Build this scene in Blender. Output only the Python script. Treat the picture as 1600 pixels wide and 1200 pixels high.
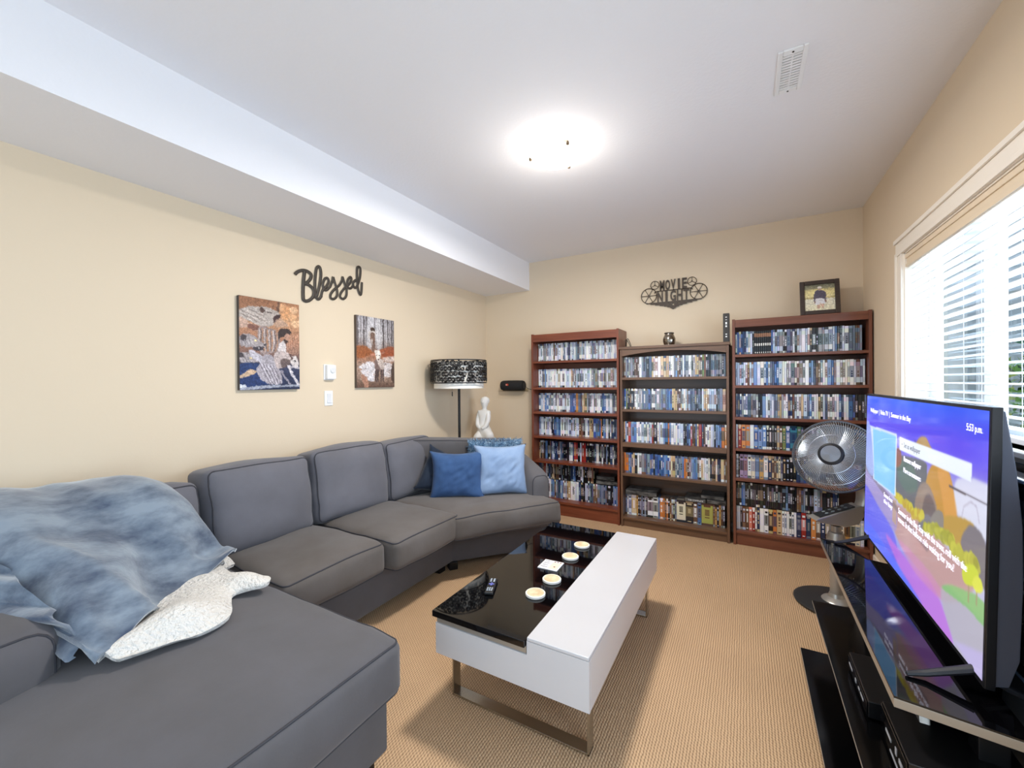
import bpy, bmesh, math, random
import numpy as np
from mathutils import Vector, Matrix, noise

for o in list(bpy.data.objects):
    bpy.data.objects.remove(o)
C = bpy.context.scene.collection
R = random.Random(7)
PI = math.pi

# ------------------------------------------------------------------ camera, sky, lights, exposure
sc = bpy.context.scene
cam_d = bpy.data.cameras.new('camera')
cam = bpy.data.objects.new('camera', cam_d)
C.objects.link(cam)
YAW, PITCH, ROLL = math.radians(29.5417), math.radians(-0.2626), math.radians(-0.4996)
_f0 = Vector((-math.sin(YAW), math.cos(YAW), 0)); _r0 = Vector((math.cos(YAW), math.sin(YAW), 0)); _u0 = Vector((0, 0, 1))
_f = _f0 * math.cos(PITCH) + _u0 * math.sin(PITCH); _u = _u0 * math.cos(PITCH) - _f0 * math.sin(PITCH)
_r = _r0 * math.cos(ROLL) + _u * math.sin(ROLL); _u = _u * math.cos(ROLL) - _r0 * math.sin(ROLL)
CAM = Vector((0, 0, 1.34))
m3 = Matrix((_r, _u, -_f)).transposed()
cam.matrix_world = Matrix.Translation(CAM) @ m3.to_4x4()
cam_d.sensor_fit = 'HORIZONTAL'; cam_d.sensor_width = 36.0
cam_d.lens = 36.0 * 644.27 / 1600.0
cam_d.clip_start = 0.02
sc.camera = cam

sc.view_settings.view_transform = 'Standard'
sc.view_settings.look = 'None'
sc.view_settings.gamma = 1.0
sc.view_settings.use_curve_mapping = False
sc.view_settings.exposure = 0.66
sc.cycles.use_denoising = True
sc.cycles.max_bounces = 8
sc.cycles.diffuse_bounces = 5
sc.cycles.glossy_bounces = 4
sc.cycles.transparent_max_bounces = 12
sc.cycles.sample_clamp_indirect = 6.0
sc.cycles.caustics_reflective = False
sc.cycles.caustics_refractive = False

world = bpy.data.worlds.new('sky'); sc.world = world
world.use_nodes = True
wn = world.node_tree.nodes; wl = world.node_tree.links
wn['Background'].inputs['Color'].default_value = (0.72, 0.85, 1.0, 1)
wn['Background'].inputs['Strength'].default_value = 0.62

def area_light(name, loc, direction, sx, sy, power, col, spread=PI):
    d = bpy.data.lights.new(name, 'AREA'); d.shape = 'RECTANGLE'; d.size = sx; d.size_y = sy
    d.energy = power; d.color = col; d.spread = spread
    o = bpy.data.objects.new(name, d); C.objects.link(o); o.location = loc
    o.rotation_euler = Vector(direction).to_track_quat('-Z', 'Y').to_euler()
    return o
# fill lights added behind and beside the camera; daylight through the right window
area_light('rear_fill', (-1.45, -2.3, 1.25), (0.12, 1, 0.15), 2.2, 2.1, 17.0, (0.66, 0.83, 1.0))
area_light('side_fill', (0.93, -0.05, 1.08), (-1, 0.10, 0.0), 1.6, 2.0, 29.0, (0.65, 0.82, 1.0))
area_light('window_daylight', (1.25, 2.15, 1.52), (-1, 0.0, 0.45), 1.9, 1.0, 46.0, (0.70, 0.85, 1.0))

# ------------------------------------------------------------------ helpers
def lin(c):
    c = c / 255.0
    return c / 12.92 if c <= 0.04045 else ((c + 0.055) / 1.055) ** 2.4
def rgb(r, g, b):
    return (lin(r), lin(g), lin(b), 1.0)

_M = {}
def mat(name, col=(200, 200, 200), rough=0.6, metal=0.0, spec=0.5, var=None, bump=None, sheen=0.0, coat=0.0,
        emit=None, attr=None, attr_emit=None, stretch=None):
    """var=(scale, other colour, contrast), bump=(scale, strength, distance); stretch = object-space scale of the noise"""
    if name in _M: return _M[name]
    m = bpy.data.materials.new(name); m.use_nodes = True
    n, l = m.node_tree.nodes, m.node_tree.links
    p = n['Principled BSDF']
    p.inputs['Base Color'].default_value = rgb(*col)
    p.inputs['Roughness'].default_value = rough
    p.inputs['Metallic'].default_value = metal
    p.inputs['Specular IOR Level'].default_value = spec
    p.inputs['Sheen Weight'].default_value = sheen
    p.inputs['Coat Weight'].default_value = coat
    p.inputs['Coat Roughness'].default_value = 0.05
    tc = mp = None
    if var or bump:
        tc = n.new('ShaderNodeTexCoord'); mp = n.new('ShaderNodeMapping')
        l.new(tc.outputs['Object'], mp.inputs['Vector'])
        if stretch: mp.inputs['Scale'].default_value = stretch
    if var:
        t = n.new('ShaderNodeTexNoise'); t.inputs['Scale'].default_value = var[0]; t.inputs['Detail'].default_value = 5
        t.inputs['Roughness'].default_value = 0.6
        l.new(mp.outputs[0], t.inputs['Vector'])
        cr = n.new('ShaderNodeValToRGB')
        k = var[2] if len(var) > 2 else 0.2
        cr.color_ramp.elements[0].position = 0.5 - k; cr.color_ramp.elements[1].position = 0.5 + k
        cr.color_ramp.elements[0].color = rgb(*col); cr.color_ramp.elements[1].color = rgb(*var[1])
        l.new(t.outputs['Fac'], cr.inputs['Fac']); l.new(cr.outputs['Color'], p.inputs['Base Color'])
    if bump:
        t2 = n.new('ShaderNodeTexNoise'); t2.inputs['Scale'].default_value = bump[0]; t2.inputs['Detail'].default_value = 4
        l.new(mp.outputs[0], t2.inputs['Vector'])
        b = n.new('ShaderNodeBump'); b.inputs['Strength'].default_value = bump[1]; b.inputs['Distance'].default_value = bump[2]
        l.new(t2.outputs['Fac'], b.inputs['Height']); l.new(b.outputs['Normal'], p.inputs['Normal'])
    if emit:
        p.inputs['Emission Color'].default_value = rgb(*emit[0]); p.inputs['Emission Strength'].default_value = emit[1]
    if attr or attr_emit:
        a = n.new('ShaderNodeAttribute'); a.attribute_name = 'Col'
        if attr: l.new(a.outputs['Color'], p.inputs['Base Color'])
        if attr_emit:
            p.inputs['Base Color'].default_value = (0.01, 0.01, 0.012, 1)
            l.new(a.outputs['Color'], p.inputs['Emission Color']); p.inputs['Emission Strength'].default_value = attr_emit
    _M[name] = m
    return m

def clear_glass(name, tint=(255, 255, 255), rough=0.0):
    if name in _M: return _M[name]
    m = bpy.data.materials.new(name); m.use_nodes = True
    n, l = m.node_tree.nodes, m.node_tree.links
    n.remove(n['Principled BSDF'])
    tr = n.new('ShaderNodeBsdfTransparent'); tr.inputs['Color'].default_value = rgb(*tint)
    gl = n.new('ShaderNodeBsdfGlossy'); gl.inputs['Roughness'].default_value = rough
    fr = n.new('ShaderNodeFresnel'); fr.inputs['IOR'].default_value = 1.5
    mx = n.new('ShaderNodeMixShader')
    ge = n.new('ShaderNodeNewGeometry'); iv = n.new('ShaderNodeMath'); iv.operation = 'SUBTRACT'; iv.inputs[0].default_value = 1.0
    mu = n.new('ShaderNodeMath'); mu.operation = 'MULTIPLY'
    l.new(ge.outputs['Backfacing'], iv.inputs[1]); l.new(iv.outputs[0], mu.inputs[0]); l.new(fr.outputs[0], mu.inputs[1])
    l.new(mu.outputs[0], mx.inputs[0]); l.new(tr.outputs[0], mx.inputs[1]); l.new(gl.outputs[0], mx.inputs[2])
    l.new(mx.outputs[0], n['Material Output'].inputs['Surface'])
    _M[name] = m
    return m

def wood(name, a, b, rough=0.38, axis='Z'):
    st = {'Z': (16, 16, 1.2), 'X': (1.2, 16, 16), 'Y': (16, 1.2, 16)}[axis]
    return mat(name, a, rough, var=(2.2, b, 0.22), bump=(3.0, 0.06, 0.004), stretch=st, coat=0.15)

def thing(name, label, cat, loc=(0, 0, 0), rz=0.0, group=None):
    o = bpy.data.objects.new(name, None); o.empty_display_size = 0.1
    C.objects.link(o); o.location = loc; o.rotation_euler = (0, 0, rz)
    o['label'] = label; o['category'] = cat
    if group: o['group'] = group
    return o
def tag(o, label, cat, group=None, kind=None):
    if label: o['label'] = label
    if cat: o['category'] = cat
    if group: o['group'] = group
    if kind: o['kind'] = kind
    return o

def link_mesh(name, me, m, parent=None, local=False, smooth=38, centre=None):
    """one mesh object. Without a parent its origin goes to its base; with a top-level parent and local=False the
    vertices are room coordinates"""
    for x in (m if isinstance(m, (list, tuple)) else [m]):
        me.materials.append(x)
    if smooth:
        for f in me.polygons: f.use_smooth = True
        me.set_sharp_from_angle(angle=math.radians(smooth))
    o = bpy.data.objects.new(name, me); C.objects.link(o)
    if smooth and smooth <= 45:
        wm = o.modifiers.new('weighted_normals', 'WEIGHTED_NORMAL'); wm.keep_sharp = True; wm.weight = 90
    if parent is not None:
        o.parent = parent
        if not local and parent.type == 'EMPTY':
            M = Matrix.LocRotScale(parent.location, parent.rotation_euler, Vector((1, 1, 1)))
            o.matrix_parent_inverse = M.inverted()
    elif centre is not False:
        n = len(me.vertices)
        co = np.empty(n * 3); me.vertices.foreach_get('co', co); co = co.reshape(-1, 3)
        c = (co.min(0) + co.max(0)) / 2; c[2] = co[:, 2].min()
        co -= c; me.vertices.foreach_set('co', co.ravel()); me.update()
        o.location = c
    return o
def obj(name, bm, m, parent=None, local=False, smooth=38, centre=None):
    me = bpy.data.meshes.new(name); bm.normal_update(); bm.to_mesh(me); bm.free()
    return link_mesh(name, me, m, parent, local, smooth, centre)
def struct(name, bm, m, parent=None, smooth=30):
    o = obj(name, bm, m, parent, smooth=smooth, centre=False)
    if parent is None: o['kind'] = 'structure'
    return o

def BM(): return bmesh.new()
def bx(bm, x0, x1, y0, y1, z0, z1, bev=0.0, seg=2, M=None):
    vs = [bm.verts.new((x, y, z)) for x in (x0, x1) for y in (y0, y1) for z in (z0, z1)]
    F = [(0, 1, 3, 2), (4, 6, 7, 5), (0, 4, 5, 1), (2, 3, 7, 6), (0, 2, 6, 4), (1, 5, 7, 3)]
    fs = [bm.faces.new([vs[i] for i in f]) for f in F]
    vv = vs
    if bev > 0:
        es = list({e for f in fs for e in f.edges})
        r = bmesh.ops.bevel(bm, geom=es, offset=bev, segments=seg, profile=0.5, affect='EDGES')
        vv = list({v for f in r['faces'] for v in f.verts})
        vv = list({v for v in vv} | {v for v in vs if v.is_valid})
    if M is not None:
        for v in vv: v.co = M @ v.co
    return bm
def box(*a, **k): return bx(BM(), *a, **k)
def prism(bm, pts, a0, a1, axis='Z', bev=0.0, M=None):
    """polygon pts (2D) extruded along axis"""
    def p3(p, a):
        return {'Z': (p[0], p[1], a), 'X': (a, p[0], p[1]), 'Y': (p[0], a, p[1])}[axis]
    A = [bm.verts.new(p3(p, a0)) for p in pts]; B = [bm.verts.new(p3(p, a1)) for p in pts]
    n = len(pts)
    fs = [bm.faces.new(A), bm.faces.new(B[::-1])]
    for i in range(n):
        fs.append(bm.faces.new([A[i], B[i], B[(i + 1) % n], A[(i + 1) % n]]))
    bmesh.ops.recalc_face_normals(bm, faces=fs)
    vv = A + B
    if bev:
        es = list({e for f in fs[:2] for e in f.edges})
        r = bmesh.ops.bevel(bm, geom=es, offset=bev, segments=2, profile=0.5, affect='EDGES')
        vv = list({v for f in bm.faces for v in f.verts})
    if M is not None:
        for v in vv: v.co = M @ v.co
    return bm
def lathe(bm, prof, n=32, c=(0, 0, 0), M=None, caps=True):
    """prof: (radius, height) list"""
    rings = []
    vv = []
    for r, h in prof:
        ring = [bm.verts.new((c[0] + r * math.cos(2 * PI * i / n), c[1] + r * math.sin(2 * PI * i / n), c[2] + h)) for i in range(n)]
        rings.append(ring); vv += ring
    fs = []
    for a, b in zip(rings, rings[1:]):
        for i in range(n):
            fs.append(bm.faces.new([a[i], a[(i + 1) % n], b[(i + 1) % n], b[i]]))
    if caps:
        fs.append(bm.faces.new(rings[0][::-1])); fs.append(bm.faces.new(rings[-1]))
    if M is not None:
        for v in vv: v.co = M @ v.co
    return bm
def tube(bm, pts, r, n=6, closed=False, squash=None):
    """round tube along pts; squash=(axis vector, factor) flattens the section along an axis"""
    pts = [Vector(p) for p in pts]
    N = len(pts); rings = []
    prev = None
    for i, p in enumerate(pts):
        if closed: t = pts[(i + 1) % N] - pts[i - 1]
        else: t = pts[min(i + 1, N - 1)] - pts[max(i - 1, 0)]
        if t.length < 1e-9: t = Vector((0, 0, 1))
        t.normalize()
        if prev is None:
            a = Vector((0, 0, 1)) if abs(t.z) < 0.9 else Vector((1, 0, 0))
            u = t.cross(a).normalized()
        else:
            u = (prev - t * prev.dot(t))
            u = u.normalized() if u.length > 1e-6 else t.orthogonal().normalized()
        prev = u; w = t.cross(u)
        rr = r[i] if isinstance(r, (list, tuple)) else r
        ring = []
        for k in range(n):
            d = (u * math.cos(2 * PI * k / n) + w * math.sin(2 * PI * k / n)) * rr
            if squash:
                ax = Vector(squash[0]); d = d - ax * d.dot(ax) * (1 - squash[1])
            ring.append(bm.verts.new(p + d))
        rings.append(ring)
    rng = range(N) if closed else range(N - 1)
    for i in rng:
        a, b = rings[i], rings[(i + 1) % N]
        for k in range(n):
            bm.faces.new([a[k], a[(k + 1) % n], b[(k + 1) % n], b[k]])
    if not closed:
        bm.faces.new(rings[0][::-1]); bm.faces.new(rings[-1])
    return bm
def crom(pts, n=8, closed=False):
    """Catmull-Rom through pts (any dimension)"""
    P = [np.array(p, float) for p in pts]; out = []
    N = len(P)
    for i in range(N if closed else N - 1):
        if closed: p0, p1, p2, p3 = P[i - 1], P[i], P[(i + 1) % N], P[(i + 2) % N]
        else: p0, p1, p2, p3 = P[max(i - 1, 0)], P[i], P[i + 1], P[min(i + 2, N - 1)]
        for k in range(n):
            t = k / n
            out.append(0.5 * ((2 * p1) + (-p0 + p2) * t + (2 * p0 - 5 * p1 + 4 * p2 - p3) * t * t + (-p0 + 3 * p1 - 3 * p2 + p3) * t ** 3))
    if not closed: out.append(P[-1])
    return out

def text_bm(body, size, extrude=0.002, align='LEFT', xs=1.0, M=None, bold=0.0):
    cu = bpy.data.curves.new('t', 'FONT'); cu.body = body; cu.size = size; cu.extrude = extrude
    cu.align_x = align; cu.offset = bold; cu.resolution_u = 3
    o = bpy.data.objects.new('t', cu); C.objects.link(o)
    dg = bpy.context.evaluated_depsgraph_get()
    me = bpy.data.meshes.new_from_object(o.evaluated_get(dg))
    bpy.data.objects.remove(o); bpy.data.curves.remove(cu)
    bm = BM(); bm.from_mesh(me); bpy.data.meshes.remove(me)
    for v in bm.verts:
        v.co.x *= xs
        if M is not None: v.co = M @ v.co
    return bm
def basis(origin, ex, ey):
    ex = Vector(ex).normalized(); ey = Vector(ey).normalized(); ez = ex.cross(ey)
    return Matrix.Translation(Vector(origin)) @ Matrix((ex, ey, ez)).transposed().to_4x4()

# ---- soft furnishing: a rounded, puffed, slightly wrinkled box; mapped = same mapping for the piping
def cushion_map(h, r, puff=(0.01, 0.01, 0.02), wr=0.004, fr=5.0, seed=0.0, post=None):
    hx, hy, hz = h
    sv = Vector((seed * 3.1, seed * 1.7, seed))
    def surf(p):
        u, v, w = p.x / hx, p.y / hy, p.z / hz
        cl = lambda a: max(-1.0, min(1.0, a))
        u, v, w = cl(u), cl(v), cl(w)
        q = Vector(p)
        q.x += u * abs(u) * puff[0] * (1 - v * v) * (1 - w * w)
        q.y += v * abs(v) * puff[1] * (1 - u * u) * (1 - w * w)
        q.z += w * abs(w) * puff[2] * (1 - u ** 4) * (1 - v ** 4)
        if wr:
            n1 = noise.noise_vector(p * fr + sv)
            n2 = noise.noise_vector(Vector((p.x * fr * 0.7, p.y * fr * 3.0, p.z * fr * 2)) + sv * 2)
            q += n1 * wr + n2 * wr * 0.55
        return post(q) if post else q
    def face(u, v, w):
        f = lambda a: a * (1.5 - 0.5 * a * a)
        p = Vector((f(u) * hx, f(v) * hy, f(w) * hz))
        inner = Vector([max(-(a - r), min(a - r, c)) for a, c in zip(h, p)])
        d = p - inner
        if d.length > 1e-9: p = inner + d.normalized() * r
        return surf(p)
    def edge(w, n=12, ax='z'):
        """points round the rim between the w face and the sides"""
        out = []
        k = 0.7071 * r
        dims = {'z': (hx, hy, hz, lambda a, b, c: Vector((a, b, c))), 'y': (hx, hz, hy, lambda a, b, c: Vector((a, c, b))),
                'x': (hy, hz, hx, lambda a, b, c: Vector((c, a, b)))}[ax]
        A, B, Cc, mk = dims
        cs = [(A - r, B - r, 0), (-(A - r), B - r, 90), (-(A - r), -(B - r), 180), (A - r, -(B - r), 270)]
        ring = []
        for cx, cy, a0 in cs:
            for j in range(5):
                t = math.radians(a0 + j * 22.5)
                ring.append((cx + k * math.cos(t), cy + k * math.sin(t)))
        N = len(ring)
        for i in range(N):
            a, b = ring[i], ring[(i + 1) % N]
            L = math.hypot(b[0] - a[0], b[1] - a[1]); m_ = max(1, int(L / 0.035))
            for j in range(m_):
                t = j / m_
                out.append(surf(mk(a[0] + (b[0] - a[0]) * t, a[1] + (b[1] - a[1]) * t, w * (Cc - r + k))))
        return out
    return face, edge
def cushion_bm(face, n=16):
    bm = BM(); bmesh.ops.create_cube(bm, size=2.0)
    bmesh.ops.subdivide_edges(bm, edges=bm.edges[:], cuts=n, use_grid_fill=True)
    for v in bm.verts: v.co = face(*v.co)
    return bm

# ---- flat print: a painted raster turned into the colours of a fine grid (posters, screens, photographs)
class Print:
    def __init__(s, w, h, base=(128, 128, 128)):
        s.w, s.h = w, h
        s.a = np.zeros((h, w, 3)); s.a[:] = base
        s.x, s.y = np.meshgrid((np.arange(w) + 0.5) / w, (np.arange(h) + 0.5) / h)
    def mix(s, mask, col):
        c = np.array(col, float)
        s.a = s.a * (1 - mask[..., None]) + c * mask[..., None]
    def vgrad(s, stops):
        ys = [t for t, _ in stops]
        for k in range(3): s.a[..., k] = np.interp(s.y, ys, [c[k] for _, c in stops])
    def inside(s, pts):
        m = np.zeros((s.h, s.w), bool); n = len(pts)
        for i in range(n):
            (x1, y1), (x2, y2) = pts[i], pts[(i + 1) % n]
            if y1 == y2: continue
            c = ((y1 > s.y) != (y2 > s.y)) & (s.x < (x2 - x1) * (s.y - y1) / (y2 - y1) + x1)
            m ^= c
        return m
    def blur(s, m, k):
        m = m.astype(float)
        for _ in range(k):
            p = np.pad(m, 1, mode='edge')
            m = (p[1:-1, 1:-1] * 2 + p[:-2, 1:-1] + p[2:, 1:-1] + p[1:-1, :-2] + p[1:-1, 2:]) / 6
        return m
    def poly(s, pts, col, alpha=1.0, soft=1, smooth=True):
        if smooth and len(pts) > 3: pts = [tuple(p) for p in crom(pts, 5, True)]
        s.mix(s.blur(s.inside(pts), soft) * alpha, col)
    def ell(s, cx, cy, rx, ry, col, alpha=1.0, soft=1):
        s.mix(s.blur(((s.x - cx) / rx) ** 2 + ((s.y - cy) / ry) ** 2 < 1, soft) * alpha, col)
    def line(s, pts, wd, col, alpha=1.0, soft=1):
        m = np.zeros((s.h, s.w), bool); asp = s.h / s.w
        for (x1, y1), (x2, y2) in zip(pts, pts[1:]):
            dx, dy = x2 - x1, (y2 - y1) * asp; L = dx * dx + dy * dy + 1e-12
            t = np.clip(((s.x - x1) * dx + (s.y - y1) * asp * dy) / L, 0, 1)
            m |= np.hypot(s.x - x1 - t * dx, (s.y - y1) * asp - t * dy) < wd / 2
        s.mix(s.blur(m, soft) * alpha, col)
    def grain(s, amp, seed=0, cell=1, mask=None):
        rg = np.random.default_rng(seed)
        g = rg.normal(0, amp, ((s.h + cell - 1) // cell, (s.w + cell - 1) // cell))
        g = np.kron(g, np.ones((cell, cell)))[:s.h, :s.w]
        if mask is not None: g = g * mask
        s.a = np.clip(s.a + g[..., None], 0, 255)
    def paint(s, amp, cell, seed=0, lum=0):
        """brushy edges: sample the picture through a smooth random shift, then vary its tone"""
        rg = np.random.default_rng(seed)
        def smooth(c):
            gh, gw = s.h // c + 3, s.w // c + 3; g = rg.normal(0, 1, (gh, gw))
            yy, xx = np.arange(s.h) / c, np.arange(s.w) / c
            y0, x0 = yy.astype(int), xx.astype(int); fy, fx = (yy - y0)[:, None], (xx - x0)[None]
            fy, fx = fy * fy * (3 - 2 * fy), fx * fx * (3 - 2 * fx)
            G = lambda a, b: g[np.ix_(y0 + a, x0 + b)]
            return G(0, 0) * (1 - fy) * (1 - fx) + G(0, 1) * (1 - fy) * fx + G(1, 0) * fy * (1 - fx) + G(1, 1) * fy * fx
        dy = smooth(cell) * amp + smooth(max(2, cell // 3)) * amp * .6; dx = smooth(cell) * amp + smooth(max(2, cell // 3)) * amp * .6
        yi = np.clip((np.arange(s.h)[:, None] + dy).round().astype(int), 0, s.h - 1); xi = np.clip((np.arange(s.w)[None] + dx).round().astype(int), 0, s.w - 1)
        s.a = s.a[yi, xi]
        if lum:
            t = (smooth(cell) * .5 + smooth(max(2, cell // 3)) * .8 + smooth(2) * .6) * lum
            s.a = np.clip(s.a * (1 + t[..., None]), 0, 255)
    def obj(s, name, m, origin, ex, ey, parent=None):
        """origin = top-left corner, ex = full width vector, ey = full height vector (downwards)"""
        o = np.array(origin, float); ex = np.array(ex, float); ey = np.array(ey, float)
        gx, gy = np.meshgrid(np.linspace(0, 1, s.w), np.linspace(0, 1, s.h))
        v = o + gx[..., None] * ex + gy[..., None] * ey
        i = np.arange(s.w * s.h).reshape(s.h, s.w)
        f = np.stack([i[:-1, :-1], i[1:, :-1], i[1:, 1:], i[:-1, 1:]], -1).reshape(-1, 4)
        me = bpy.data.meshes.new(name)
        me.vertices.add(s.w * s.h); me.vertices.foreach_set('co', v.reshape(-1))
        me.loops.add(f.size); me.loops.foreach_set('vertex_index', f.reshape(-1).astype(np.int32))
        me.polygons.add(len(f)); me.polygons.foreach_set('loop_start', np.arange(0, f.size, 4, dtype=np.int32))
        me.update(calc_edges=True); me.validate()
        c = np.clip(s.a / 255.0, 0, 1)
        c = np.where(c <= 0.04045, c / 12.92, ((c + 0.055) / 1.055) ** 2.4)
        ca = me.color_attributes.new('Col', 'FLOAT_COLOR', 'POINT')
        ca.data.foreach_set('color', np.concatenate([c, np.ones((s.h, s.w, 1))], -1).astype(np.float32).reshape(-1))
        return link_mesh(name, me, m, parent, smooth=0)
# ------------------------------------------------------------------ room
XL, XR, YB, YF, ZC = -2.69, 0.795, 4.12, -2.4, 2.67
WALL = mat('beige_wall_paint', (226, 208, 182), 0.85, spec=0.25, bump=(90, 0.10, 0.003))
CEIL = mat('white_ceiling_paint', (240, 239, 242), 0.9, spec=0.2, bump=(60, 0.22, 0.004))
TRIM = mat('cream_trim_paint', (246, 238, 226), 0.5)
WHITE = mat('white_paint', (240, 240, 240), 0.5)
BLACK = mat('black_plastic', (16, 16, 18), 0.35)
DARK = mat('dark_metal', (38, 34, 30), 0.45, metal=0.3)
CHROME = mat('brushed_chrome', (190, 186, 178), 0.22, metal=1.0)
SILVER = mat('silver_plastic', (178, 174, 166), 0.32, metal=0.6)
BGLASS = mat('black_glass', (6, 6, 8), 0.03, spec=0.6)
GLOSSW = mat('white_lacquer', (202, 201, 203), 0.18, coat=0.3)

def carpet_material():
    m = bpy.data.materials.new('tan_loop_carpet'); m.use_nodes = True
    n, l = m.node_tree.nodes, m.node_tree.links; p = n['Principled BSDF']
    p.inputs['Roughness'].default_value = 0.95; p.inputs['Specular IOR Level'].default_value = 0.1
    tc = n.new('ShaderNodeTexCoord'); sp = n.new('ShaderNodeSeparateXYZ'); l.new(tc.outputs['Object'], sp.inputs[0])
    nz = n.new('ShaderNodeTexNoise'); nz.inputs['Scale'].default_value = 40; l.new(tc.outputs['Object'], nz.inputs['Vector'])
    def math_(op, a, b=None):
        q = n.new('ShaderNodeMath'); q.operation = op
        for i, v in enumerate((a, b)):
            if v is None: continue
            if isinstance(v, (int, float)): q.inputs[i].default_value = v
            else: l.new(v, q.inputs[i])
        return q.outputs[0]
    wob = math_('MULTIPLY', nz.outputs['Fac'], 2.2)
    sx = math_('ABSOLUTE', math_('SINE', math_('ADD', math_('MULTIPLY', sp.outputs['X'], PI / 0.0105), wob)))
    sy = math_('ABSOLUTE', math_('SINE', math_('ADD', math_('MULTIPLY', sp.outputs['Y'], PI / 0.0135), math_('MULTIPLY', sp.outputs['X'], PI / 0.021))))
    hgt = math_('MULTIPLY', math_('POWER', sx, 0.6), math_('ADD', math_('MULTIPLY', sy, 0.6), 0.4))
    n2 = n.new('ShaderNodeTexNoise'); n2.inputs['Scale'].default_value = 2.0; n2.inputs['Detail'].default_value = 4
    l.new(tc.outputs['Object'], n2.inputs['Vector'])
    cr = n.new('ShaderNodeValToRGB')
    e = cr.color_ramp.elements
    e[0].position = 0.05; e[0].color = rgb(126, 98, 72)
    e[1].position = 0.62; e[1].color = rgb(222, 186, 147)
    l.new(hgt, cr.inputs['Fac'])
    mx = n.new('ShaderNodeMix'); mx.data_type = 'RGBA'; mx.blend_type = 'MULTIPLY'; mx.inputs['Factor'].default_value = 0.25
    l.new(cr.outputs['Color'], mx.inputs['A']); l.new(n2.outputs['Fac'], mx.inputs['B'])
    l.new(mx.outputs['Result'], p.inputs['Base Color'])
    b = n.new('ShaderNodeBump'); b.inputs['Strength'].default_value = 0.7; b.inputs['Distance'].default_value = 0.004
    l.new(hgt, b.inputs['Height']); l.new(b.outputs['Normal'], p.inputs['Normal'])
    return m
CARPET = carpet_material()

struct('floor', box(XL - .15, XR + .15, YF - .15, YB + .15, -0.08, 0.0), CARPET)
struct('ceiling', box(XL - .15, XR + .15, YF - .15, YB + .15, ZC, ZC + .12), CEIL)
struct('wall_left', box(XL - .15, XL, YF - .15, YB + .15, 0, ZC), WALL)
struct('wall_back', box(XL, XR, YB, YB + .15, 0, ZC), WALL)
# wall behind the camera; its wide opening is added to let fill light in
bm = box(XL, -2.45, YF - .15, YF, 0, ZC); bx(bm, .55, XR, YF - .15, YF, 0, ZC); bx(bm, -2.45, .55, YF - .15, YF, 2.35, ZC)
struct('wall_rear', bm, WALL)
# window wall
WY0, WY1, WZ0, WZ1 = 1.15, 3.165, 1.10, 2.06
bm = box(XR, XR + .15, YF - .15, -.95, 0, ZC); bx(bm, XR, XR + .15, .85, WY0, 0, ZC); bx(bm, XR, XR + .15, -.95, .85, 2.12, ZC); bx(bm, XR, XR + .15, WY1, YB + .15, 0, ZC)
bx(bm, XR, XR + .15, WY0, WY1, 0, WZ0); bx(bm, XR, XR + .15, WY0, WY1, WZ1, ZC)
struct('wall_right', bm, WALL)
# added opening beside the camera, framed as a door to carry the fill light
d1 = struct('door_added_1', box(XR + .04, XR + .11, -.95, .85, 2.06, 2.12, bev=.004), WHITE)
for y in (-.95, -.08, .79): struct('added_door_stile', box(XR + .04, XR + .11, y, y + .06, 0, 2.06, bev=.004), WHITE, d1)
struct('added_door_sill', box(XR, XR + .13, -.89, .79, 0, .04, bev=.004), WHITE, d1)
# dropped bulkhead along the left wall
struct('trim_1', box(XL, -2.10, YF, YB, 2.362, ZC), CEIL)
for nm, a in (('baseboard_left', (XL, XL + .014, YF, YB, 0, .09)), ('baseboard_back', (XL + .014, XR - .014, YB - .014, YB, 0, .09)),
              ('baseboard_right', (XR - .014, XR, YF, YB, 0, .09))):
    struct(nm, box(*a, bev=.004), TRIM)

# ------------------------------------------------------------------ window: casing, jambs, vinyl frame, panes
win = BM()
w1 = struct('window_1', bx(BM(), XR + .10, XR + .145, WY0, WY1, WZ0, WZ0 + .045, bev=.004), WHITE)
F = WHITE
def wp(name, bm, m, smooth=30): return struct(name, bm, m, w1, smooth)
wp('frame_rail', box(XR + .10, XR + .145, WY0, WY1, WZ1 - .045, WZ1, bev=.004), F)
for y in (WY0, WY1 - .05):
    wp('frame_stile', box(XR + .10, XR + .145, y, y + .05, WZ0 + .045, WZ1 - .045, bev=.004), F)
for y in (1.78, 2.48):
    wp('mullion', box(XR + .095, XR + .145, y, y + .06, WZ0 + .045, WZ1 - .045, bev=.004), F)
PANE = clear_glass('window_glass', (250, 253, 255))
for a, b in ((1.20, 1.78), (1.84, 2.48), (2.54, 3.115)):
    wp('pane', box(XR + .118, XR + .124, a, b, WZ0 + .045, WZ1 - .045), PANE)
    for y in (a, b - .028):
        wp('sash', box(XR + .105, XR + .135, y, y + .028, WZ0 + .045, WZ1 - .045, bev=.003), F)
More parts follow.
